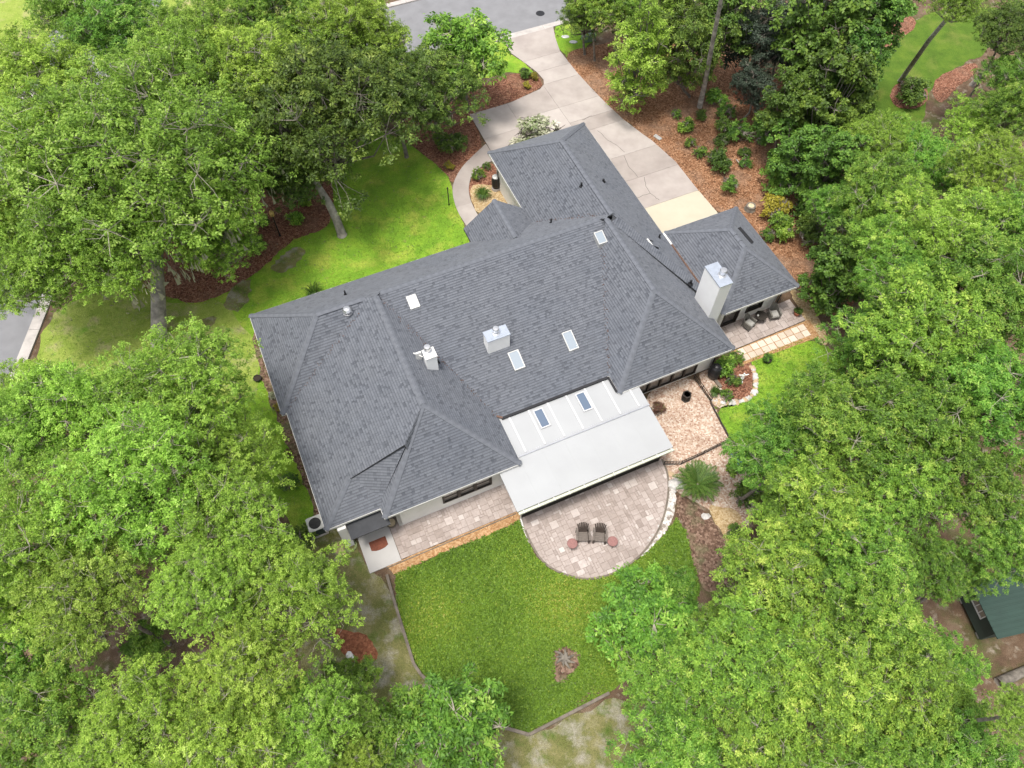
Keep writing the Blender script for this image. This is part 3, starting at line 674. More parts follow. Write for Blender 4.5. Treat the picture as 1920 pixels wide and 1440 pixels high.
wall((6.9, 14.95), (6.9, 17.7)); wall((6.9, 17.7), (14.0, 17.7)); wall((14.0, 17.7), (14.0, 16.85))
wall((20.86, 20.6), (20.86, 35.45), [(3.6, 8.4, .05, 2.3)])
m = hm()
for k in range(5): m.box(20.7, 20.76, 24.2, 29.0, .05 + k * .45, .05 + k * .45 + .44)
m.build('garage_door', 'white_trim', house)
wall((20.86, 35.45), (14.68, 35.45))
a, d, n = wall((14.68, 35.45), (14.68, 29.0), [(4.2, 5.2, .05, 2.15), (5.6, 6.2, .6, 2.1)])
window(a, d, n, 4.2, 5.2, .05, 2.15, 1, 3); window(a, d, n, 5.6, 6.2, .6, 2.1, 1, 1)
wall((14.68, 29.0), (10.6, 28.75)); wall((10.6, 28.75), (-2.9, 28.8))
# door canopy: small shed roof over the side door
CAN = [(-2.05, 14.42, 2.12), (-.02, 14.42, 2.12), (-.02, 15.5, 2.42), (-2.05, 15.5, 2.42)]
m = hm(); deck(m, CAN, .07); can = m.build('door_canopy', 'roof_deck', house)
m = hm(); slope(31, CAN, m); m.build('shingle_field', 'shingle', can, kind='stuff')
m = hm(); m.box(-2.5, -2.08, 14.95, 15.4, 0, 2.5); m.build('pier', 'stucco', house)
# downpipes and gutters
m = hm(); m.tube([(20.32, 16.76, 2.55), (20.32, 16.76, .1)], .045, 8); m.build('downpipe', 'black_plastic', house)
m = hm(); m.tube([(14.6, 34.9, 2.55), (14.55, 34.9, 2.2), (14.55, 34.9, 1.1)], .045, 8); m.build('downpipe', 'black_plastic', house)
m = hm(); m.beam((7.2, 17.28, 2.83), (13.45, 17.28, 2.83), .14, .09); m.beam((13.48, 17.3, 2.83), (13.48, 16.3, 2.83), .10, .09); m.build('roof_gutter', 'dark_siding', house)
m = hm(); m.beam((21.34, 24.1, 2.80), (21.34, 19.4, 2.80), .11, .06); m.build('copper_gutter', 'copper', house)
m = hm(); m.beam((21.34, 25.1, 2.80), (21.34, 24.1, 2.80), .11, .06); m.build('gutter_end', 'white_trim', house)
m = hm(); m.beam((7.0, 17.5, 2.86), (7.25, 17.28, 2.88), .1, .08); m.build('gutter_elbow', 'copper', house)
# chimneys
def chimney(u0, u1, v0, v1, zb, zt, label, flue, r=.16, cap='chimney_cap'):
    m = hm(); m.box(u0, u1, v0, v1, zb, zt); st = m.build('chimney', 'chimney_stucco', house, label=label)
    m = hm(); m.box(u0 - .03, u1 + .03, v0 - .03, v1 + .03, zt, zt + .05); m.build('chimney_top', cap, st)
    m = hm(); fz = zt + .05
    m.lathe([(r * 1.25, 0), (r * 1.2, .03), (r * .8, .05), (r * .8, .22), (r * 1.05, .24), (r * 1.05, .38), (r * .9, .42), (0, .43)], (*flue, fz), 18); m.build('flue_cap', 'steel', st, smooth=False)
    return st
chimney(4.45, 5.02, 20.42, 21.0, 3.6, 5.75, 'slim white stucco chimney on the left wing slope', (4.7, 20.85), .17, 'white_trim')
chimney(7.9, 9.15, 20.66, 21.3, 3.4, 4.95, 'wide low white chimney box on the main back slope', (8.5, 21.02), .17)
chimney(20.32, 21.08, 18.33, 19.85, 2.2, 5.92, 'tall white chimney stack between house and annex', (20.85, 19.0), .19)
m = hm(); m.box(4.1, 4.4, 21.05, 21.15, 4.4, 5.6); m.beam((4.4, 20.9, 5.4), (4.05, 21.3, 5.4), .05, .05); m.build('vent_bracket', 'white_trim', house)
# skylights
BACK = lambda u, v: Z0 + (ZR - Z0) / (25.65 - 17.37) * (v - 17.37)
def skylight(u0, u1, v0, v1, zf, glassm, h=.12, fw=.05, frame='galvanised'):
    m = hm()
    def blk(m, a0, a1, c0, c1, lo, hi):
        q = ((a0, c0), (a1, c0), (a1, c1), (a0, c1)); m.hexa([(x, y, zf(x, y) + lo) for x, y in q] + [(x, y, zf(x, y) + hi) for x, y in q])
    blk(m, u0, u1, v0, v0 + fw, -.05, h); blk(m, u0, u1, v1 - fw, v1, -.05, h); blk(m, u0, u0 + fw, v0 + fw, v1 - fw, -.05, h); blk(m, u1 - fw, u1, v0 + fw, v1 - fw, -.05, h)
    fr = m.build('skylight', frame, house); m = hm(); blk(m, u0 + fw, u1 - fw, v0 + fw, v1 - fw, 0, h - .025); m.build('pane', glassm, fr)
skylight(4.92, 5.46, 24.2, 24.92, BACK, 'skylight_dome'); skylight(16.12, 16.66, 24.05, 24.78, BACK, 'skylight_pale', .36)
skylight(12.06, 12.64, 19.25, 20.3, BACK, 'skylight_pale', .14); skylight(8.85, 9.47, 19.3, 20.3, BACK, 'skylight_pale', .14)
# vents and pipes on the roof
def pipe(u, v, z, h=.35, r=.05, parent=house):
    m = hm(); m.tube([(u, v, z - .05), (u, v, z + h)], r, 10); m.lathe([(r * 2.2, 0), (r * 1.1, .08)], (u, v, z), 10); m.build('vent_pipe', 'black_plastic', parent)
pipe(2.07, 27.14, 4.29); pipe(17.3, 28.65, 5.05, .3, .06); pipe(19.0, 28.95, 4.49, .2, .07); pipe(20.64, 24.54, 3.26, .3); pipe(14.95, 27.75, 3.83, .35); pipe(5.18, 20.95, 4.28, .25); pipe(20.55, 20.75, 3.3, .3, .07)
m = hm(); m.lathe([(.25, .0), (.25, .05), (.15, .06), (.15, .16), (.23, .18), (.25, .28), (.17, .38), (0, .41)], (1.77, 25.3, 5.1), 18); m.build('turbine_vent', 'steel', house)
m = hm(); m.beam((19.33, 24.0, 4.32), (19.36, 23.45, 4.3), .09, .07); sb = m.build('antenna_mount', 'white_trim', house)
m = hm(); m.beam((19.36, 23.45, 4.3), (19.75, 23.3, 4.05), .07, .06); m.beam((19.4, 24.0, 4.25), (19.7, 23.9, 4.05), .03, .03); m.build('strut', 'black_plastic', sb)

# ---- lanai: insulated white roof over a dark screened porch
WZ = lambda v: 2.47 + .045 * (v - 12.3)
m = hm(); m.box(5.95, 14.72, 12.4, 12.44, 2.2, 2.4); lan = m.build('lanai_roof', 'white_trim', house, label='flat white panelled lanai roof with standing battens and two skylights')
us = list(np.linspace(5.9, 14.75, 8))
for k in range(7):
    m = hm(); g = .0008
    m.hexa([(us[k] + g, 12.36, WZ(12.36) - .09), (us[k + 1] - g, 12.36, WZ(12.36) - .09), (us[k + 1] - g, 15.06, WZ(15.06) - .09), (us[k] + g, 15.06, WZ(15.06) - .09), (us[k] + g, 12.36, WZ(12.36)), (us[k + 1] - g, 12.36, WZ(12.36)), (us[k + 1] - g, 15.06, WZ(15.06)), (us[k] + g, 15.06, WZ(15.06))]); m.build('roof_panel', 'white_panel', lan)
us2 = [7.1, 7.6, 8.7, 9.81, 10.9, 12.0, 13.1, 14.22, 14.78]
for k in range(8):
    m = hm(); g = .003; v1 = 17.45 if k < 7 else 16.6
    m.hexa([(us2[k] + g, 15.0, WZ(15.0) + .02), (us2[k + 1] - g, 15.0, WZ(15.0) + .02), (us2[k + 1] - g, v1, WZ(v1) + .02), (us2[k] + g, v1, WZ(v1) + .02), (us2[k] + g, 15.0, WZ(15.0) + .045), (us2[k + 1] - g, 15.0, WZ(15.0) + .045), (us2[k + 1] - g, v1, WZ(v1) + .045), (us2[k] + g, v1, WZ(v1) + .045)]); m.build('roof_panel', 'white_panel', lan)
    if 0 < k < 8:
        m = hm(); vv = 17.4 if k < 7 else 16.4; m.beam((us2[k], 15.1, WZ(15.1) + .065), (us2[k], vv, WZ(vv) + .065), .1, .045); m.build('batten', 'white_batten', lan)
m = hm(); m.beam((7.1, 14.99, WZ(15) + .03), (14.8, 14.99, WZ(15) + .03), .06, .055); m.build('flashing', 'flashing', lan)
for k in range(60):
    if k % 8 in (7,): continue
    u_ = 7.15 + k * .127
    m = hm(); m.box(u_, u_ + .05, 15.08, 15.12, WZ(15.1) + .046, WZ(15.1) + .056); m.build('screw_clip', 'flashing', lan)
skylight(8.87, 9.42, 15.93, 17.05, lambda u, v: WZ(v) + .045, 'skylight_blue', .1, .06, 'white_batten'); skylight(11.35, 11.9, 15.94, 17.06, lambda u, v: WZ(v) + .045, 'skylight_blue', .1, .06, 'white_batten')
m = hm(); m.beam((5.95, 12.27, 2.34), (14.75, 12.27, 2.34), .15, .03); m.beam((5.95, 12.2, 2.40), (14.75, 12.2, 2.40), .02, .12); gt = m.build('gutter', 'gutter', house)
for k in range(11): m = hm(); u_ = 6.2 + k * .84; m.box(u_, u_ + .04, 12.17, 12.36, 2.41, 2.44); m.build('gutter_hanger', 'white_trim', gt)
m = hm(); m.box(6.4, 14.6, 12.84, 12.87, .1, 2.36); sc_ = m.build('screen_wall', 'screen_mesh', house)
for u_ in np.linspace(6.4, 14.6, 7): m = hm(); m.box(u_ - .035, u_ + .035, 12.80, 12.90, .02, 2.38); m.build('screen_post', 'bronze_frame', sc_)
m = hm(); m.box(6.4, 14.6, 12.80, 12.90, .9, .97); m.box(6.4, 14.6, 12.80, 12.90, .0, .1); m.build('screen_rail', 'bronze_frame', sc_)
m = hm(); m.box(6.4, 6.43, 12.9, 14.7, .0, 2.36); m.build('screen_side', 'screen_mesh', house)
m = hm(); m.box(14.57, 14.6, 12.9, 16.6, .0, 2.36); m.build('screen_side', 'screen_mesh', house)
m = hm(); m.tube([(6.3, 12.3, 2.3), (6.3, 12.75, 2.1), (6.3, 12.75, .2), (6.25, 12.3, .08)], .04, 8); m.build('downpipe', 'white_trim', house)

# ------------------------------------------------------------------ annex
AC = (24.0, 21.8, 0)
annex = empty('annex', (*HL(24.0, 21.8), 0), AL, 'small white annex with its own dark hipped roof behind the tall chimney', 'building')
AP = [(41, [(21.43, 18.4, Z0), (26.6, 18.4, Z0), (24.02, 21.0, 4.6)]), (42, [(26.6, 18.4, Z0), (26.6, 25.13, Z0), (24.02, 22.52, 4.6), (24.02, 21.0, 4.6)]),
      (43, [(26.6, 25.13, Z0), (21.43, 25.13, Z0), (24.02, 22.52, 4.6)]), (44, [(21.43, 25.13, Z0), (21.43, 18.4, Z0), (24.02, 21.0, 4.6), (24.02, 22.52, 4.6)])]
rest, dk = MB(AC), MB(AC)
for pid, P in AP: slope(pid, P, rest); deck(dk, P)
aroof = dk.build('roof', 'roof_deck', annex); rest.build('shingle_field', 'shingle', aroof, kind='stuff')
for a, c in [((21.43, 18.4, Z0), (24.02, 21, 4.6)), ((26.6, 18.4, Z0), (24.02, 21, 4.6)), ((26.6, 25.13, Z0), (24.02, 22.52, 4.6)), ((21.43, 25.13, Z0), (24.02, 22.52, 4.6)), ((24.02, 21, 4.6), (24.02, 22.52, 4.6))]: caps(a, c, aroof, AC)
fascia([(21.41, 25.15), (21.41, 18.38), (26.62, 18.38), (26.62, 25.15), (21.41, 25.15)], parent=annex, off=AC)
m = MB(AC); m.prism([(21.5, 18.5), (26.5, 18.5), (26.5, 25.0), (21.5, 25.0)], 2.56, 2.6); m.build('soffit', 'soffit', annex)
kw = dict(parent=annex, off=AC)
a, d, n = wall((21.95, 19.1), (26.2, 19.1), [(.45, 1.55, .06, 2.2), (2.05, 3.2, .65, 2.1)], **kw)
window(a, d, n, .45, 1.55, .06, 2.2, 1, 0, **kw, name='door', glass_='dark_glass'); window(a, d, n, 2.05, 3.2, .65, 2.1, 1, 1, **kw, glass_='dark_glass')
wall((26.2, 19.1), (26.2, 24.7), **kw); wall((26.2, 24.7), (21.95, 24.7), **kw); wall((21.95, 24.7), (21.95, 19.1), **kw)
m = MB(AC); m.beam((24.87, 22.75, 4.09), (25.02, 21.5, 3.99), .2, .07); m.build('slot_vent', 'black_plastic', annex)
m = MB(AC); m.tube([(26.15, 18.9, 2.55), (26.15, 18.9, .1)], .04, 8); m.build('downpipe', 'black_plastic', annex)

# ------------------------------------------------------------------ vegetation
def leaf_mesh(name, verts, tint, mat):
    n = len(verts) // 4
    me = bpy.data.meshes.new(name); me.vertices.add(len(verts)); me.loops.add(n * 4); me.polygons.add(n)
    me.vertices.foreach_set('co', np.asarray(verts, np.float32).ravel())
    me.loops.foreach_set('vertex_index', np.arange(n * 4, dtype=np.int32))
    me.polygons.foreach_set('loop_start', np.arange(0, n * 4, 4, dtype=np.int32)); me.polygons.foreach_set('loop_total', np.full(n, 4, np.int32))
    me.update(calc_edges=True)
    at = me.attributes.new('tint', 'FLOAT', 'FACE'); at.data.foreach_set('value', np.clip(tint, 0, 1).astype(np.float32))
    me.materials.append(MATS[mat]); return me
def unit(a): return a / np.maximum(1e-9, np.linalg.norm(a, axis=-1, keepdims=True))
def sprays(rg, pos, nrm, k, L, wr, lift, tint, droop=.15):
    """k leaves radiating from each twig end"""
    m = len(pos); ref = unit(rg.normal(size=(m, 3))); t1 = unit(np.cross(nrm, ref)); t2 = np.cross(nrm, t1)
    ang = rg.uniform(0, 2 * np.pi, (m, k)); el = rg.uniform(lift[0], lift[1], (m, k)); ln = L * rg.uniform(.6, 1.25, (m, k))
    d = (t1[:, None] * np.cos(ang)[..., None] + t2[:, None] * np.sin(ang)[..., None]) * np.cos(el)[..., None] + nrm[:, None] * np.sin(el)[..., None]
    d[..., 2] -= droop; d = unit(d)
    sd = unit(np.cross(d, nrm[:, None] + .5 * rg.normal(size=(m, k, 3))))
    base = pos[:, None] + d * (ln * .12)[..., None] + rg.normal(size=(m, k, 3)) * L * .22
    mid = base + d * (ln * .5)[..., None]; tip = base + d * ln[..., None]; tip[..., 2] -= .12 * ln
    sd = sd * (ln * wr * .5)[..., None]
    V = np.stack([base, mid + sd, tip, mid - sd], 2).reshape(-1, 3)
    T = (tint[:, None] + rg.normal(0, .14, (m, k))).ravel()
    return V, T
def make_crown(seed, R, squash, lobes, clumps, per, k, L, wr=.5, crs=.42, lift=(-.25, .6), core=.45, lr=(.2, .34), cone=0.0, low=-.3):
    rg = np.random.default_rng(seed)
    C = []
    while len(C) < lobes:
        d = unit(rg.normal(size=3)); 
        if d[2] < low: continue
        r = rg.uniform(core, .86) if rg.random() < .85 else rg.uniform(.1, core)
        c = d * r * R * np.array([1, 1, squash])
        if cone: c[:2] *= 1 - cone * (c[2] / (R * squash) * .5 + .5)
        if all(np.linalg.norm((c - q) / np.array([1, 1, squash])) > .17 * R for q in C) or rg.random() < .04: C.append(c)
    C = np.array(C); lrad = rg.uniform(lr[0], lr[1], lobes) * R
    if cone: lrad *= np.clip(1.1 - cone * (C[:, 2] / (R * squash) * .5 + .5), .35, 1)
    # leafy clumps over each lobe, then twig ends over each clump
    nc = clumps; ci = np.repeat(np.arange(lobes), nc)
    cdir = unit(rg.normal(size=(lobes * nc, 3)) + np.array([0, 0, .45])); crad = rg.uniform(.55, 1.15, lobes * nc)
    cpos = C[ci] + cdir * (lrad[ci] * crad)[:, None] * np.array([1, 1, .8]); csz = crs * rg.uniform(.6, 1.35, lobes * nc)
    si = np.repeat(np.arange(lobes * nc), per); li = ci[si]
    d = unit(.55 * cdir[si] + rg.normal(size=(len(si), 3)) * .8 + np.array([0, 0, .35]))
    pos = cpos[si] + d * (csz[si] * rg.uniform(.35, 1.15, len(si)))[:, None] * np.array([1, 1, .62])
    nrm = unit(d * .7 + np.array([0, 0, .9]) + rg.normal(0, .3, (len(si), 3)))
    tint = .46 + rg.normal(0, .09, lobes)[li] + rg.normal(0, .15, lobes * nc)[si] + rg.normal(0, .10, len(si))
    V, T = sprays(rg, pos, nrm, k, L, wr, lift, tint)
    # limbs from the crown's foot to each lobe and twigs to some spray ends
    b_ = MB(); foot = np.array([0, 0, -squash * R * .75])
    for i in range(lobes):
        c = C[i]; mid = foot * .45 + c * .55 + np.array([0, 0, -.12 * R]) + rg.normal(0, .05 * R, 3)
        b_.tube([foot, foot * .7 + mid * .3 + rg.normal(0, .02 * R, 3), mid, c], [.024 * R, .017 * R, .009 * R, .03], 5, cap=False)
        for s_ in rg.choice(np.where(li == i)[0], min(9, per * clumps), replace=False):
            p = pos[s_] + nrm[s_] * rg.uniform(-.1, .12); q = c * .5 + p * .5 + rg.normal(0, .05 * R, 3) * .6
            b_.tube([c, q, p], [.024, .016, .008], 3, cap=False)
    me = bpy.data.meshes.new('branches'); me.from_pydata(b_.v, [], b_.f)
    return V, T, me
VAR = {}
def variant(key, seeds, mat, twig, **kw):
    VAR[key] = []
    for s_ in seeds:
        V, T, br = make_crown(s_, **kw); br.materials.append(MATS[twig])
        VAR[key].append((leaf_mesh('crown', V, T, mat), br, kw['R'], kw['squash']))
variant('oak', (11, 12, 13, 14), 'oak_leaf', 'twig', R=6.0, squash=.78, lobes=60, clumps=16, per=9, k=8, L=.172, wr=.52, crs=.52)
variant('bigoak', (15,), 'oak_leaf', 'twig', R=8.4, squash=.68, lobes=92, clumps=18, per=9, k=7, L=.18, wr=.52, crs=.56, lr=(.15, .25))
variant('broad', (21, 22, 23, 24), 'broad_leaf', 'twig', R=6.0, squash=.8, lobes=48, clumps=16, per=8, k=8, L=.25, wr=.4, lift=(-.35, .5), crs=.5)
variant('dark', (31, 32), 'dark_leaf', 'bark', R=6.0, squash=.75, lobes=50, clumps=16, per=9, k=7, L=.2, wr=.52, crs=.46)
variant('small', (41, 42), 'broad_leaf', 'twig', R=3.0, squash=.8, lobes=26, clumps=9, per=8, k=8, L=.23, wr=.42, crs=.36)
variant('grey', (51,), 'grey_leaf', 'bark', R=3.0, squash=1.2, lobes=34, clumps=10, per=8, k=8, L=.18, wr=.45, crs=.36, low=-.9)
variant('cone', (61, 62), 'oak_leaf', 'bark', R=3.0, squash=1.7, lobes=52, clumps=9, per=8, k=7, L=.18, wr=.4, cone=.7, low=-.97, crs=.36)
variant('vine', (71, 72), 'shrub_leaf', 'bark', R=2.8, squash=1.7, lobes=46, clumps=9, per=8, k=8, L=.2, wr=.75, low=-.95, crs=.36)
variant('darktall', (81,), 'dark_leaf', 'bark', R=3.0, squash=1.5, lobes=46, clumps=9, per=8, k=8, L=.18, wr=.5, low=-.95, crs=.38)
TREE_N = [0]
def tree(px, py, rpx, zc, kind, label, base=None, group='tall trees crowding round the plot', bark='bark', tr=None, name='tree', cat='tree', stretch=1.0, via=None):
    TREE_N[0] += 1; rg = random.Random(TREE_N[0] * 17 + 3)
    x, y = G(px, py, zc); R = rpx * depth(px, py, zc) / FPX
    bx, by = G(*base) if base else (x + rg.uniform(-.4, .4), y + rg.uniform(-.4, .4))
    root = empty(name, (bx, by, 0), 0, label, cat, group)
    me, br, R0, sq = rg.choice(VAR[kind]); s_ = R / R0; rz = rg.uniform(0, 6.28); flip = rg.choice((-1, 1))
    for nm, dat in (('crown', me), ('branches', br)):
        o = bpy.data.objects.new(nm, dat); COL.objects.link(o); o.parent = root
        o.location = (x - bx, y - by, zc); o.rotation_euler = (0, 0, rz); o.scale = (s_ * flip, s_ * rg.uniform(.92, 1.08), s_ * stretch)
    foot = Vector((x - bx, y - by, zc - sq * R * .72 * stretch)); r0 = tr or max(.08, .035 * R)
    m = MB(); side = Vector((rg.uniform(-.3, .3), rg.uniform(-.3, .3), 0))
    if via:
        V_ = [Vector((G(a_, c_, z_)[0] - bx, G(a_, c_, z_)[1] - by, z_)) for a_, c_, z_ in via]
        m.tube([(0, 0, -.1), (0, 0, .15)] + V_ + [foot + Vector((0, 0, .2 * R))], [r0 * 1.4, r0 * 1.1] + [r0 * (1 - .08 * i) for i in range(len(V_))] + [r0 * .5], 9)
    else: m.tube([(0, 0, -.1), (0, 0, .12), foot * .35 + side * .5, foot * .7 + side, foot, foot + Vector((0, 0, .15 * R))], [r0 * 1.5, r0 * 1.1, r0, r0 * .85, r0 * .72, r0 * .5], 9)
    m.build('trunk', bark, root, smooth=True)
    return root, R
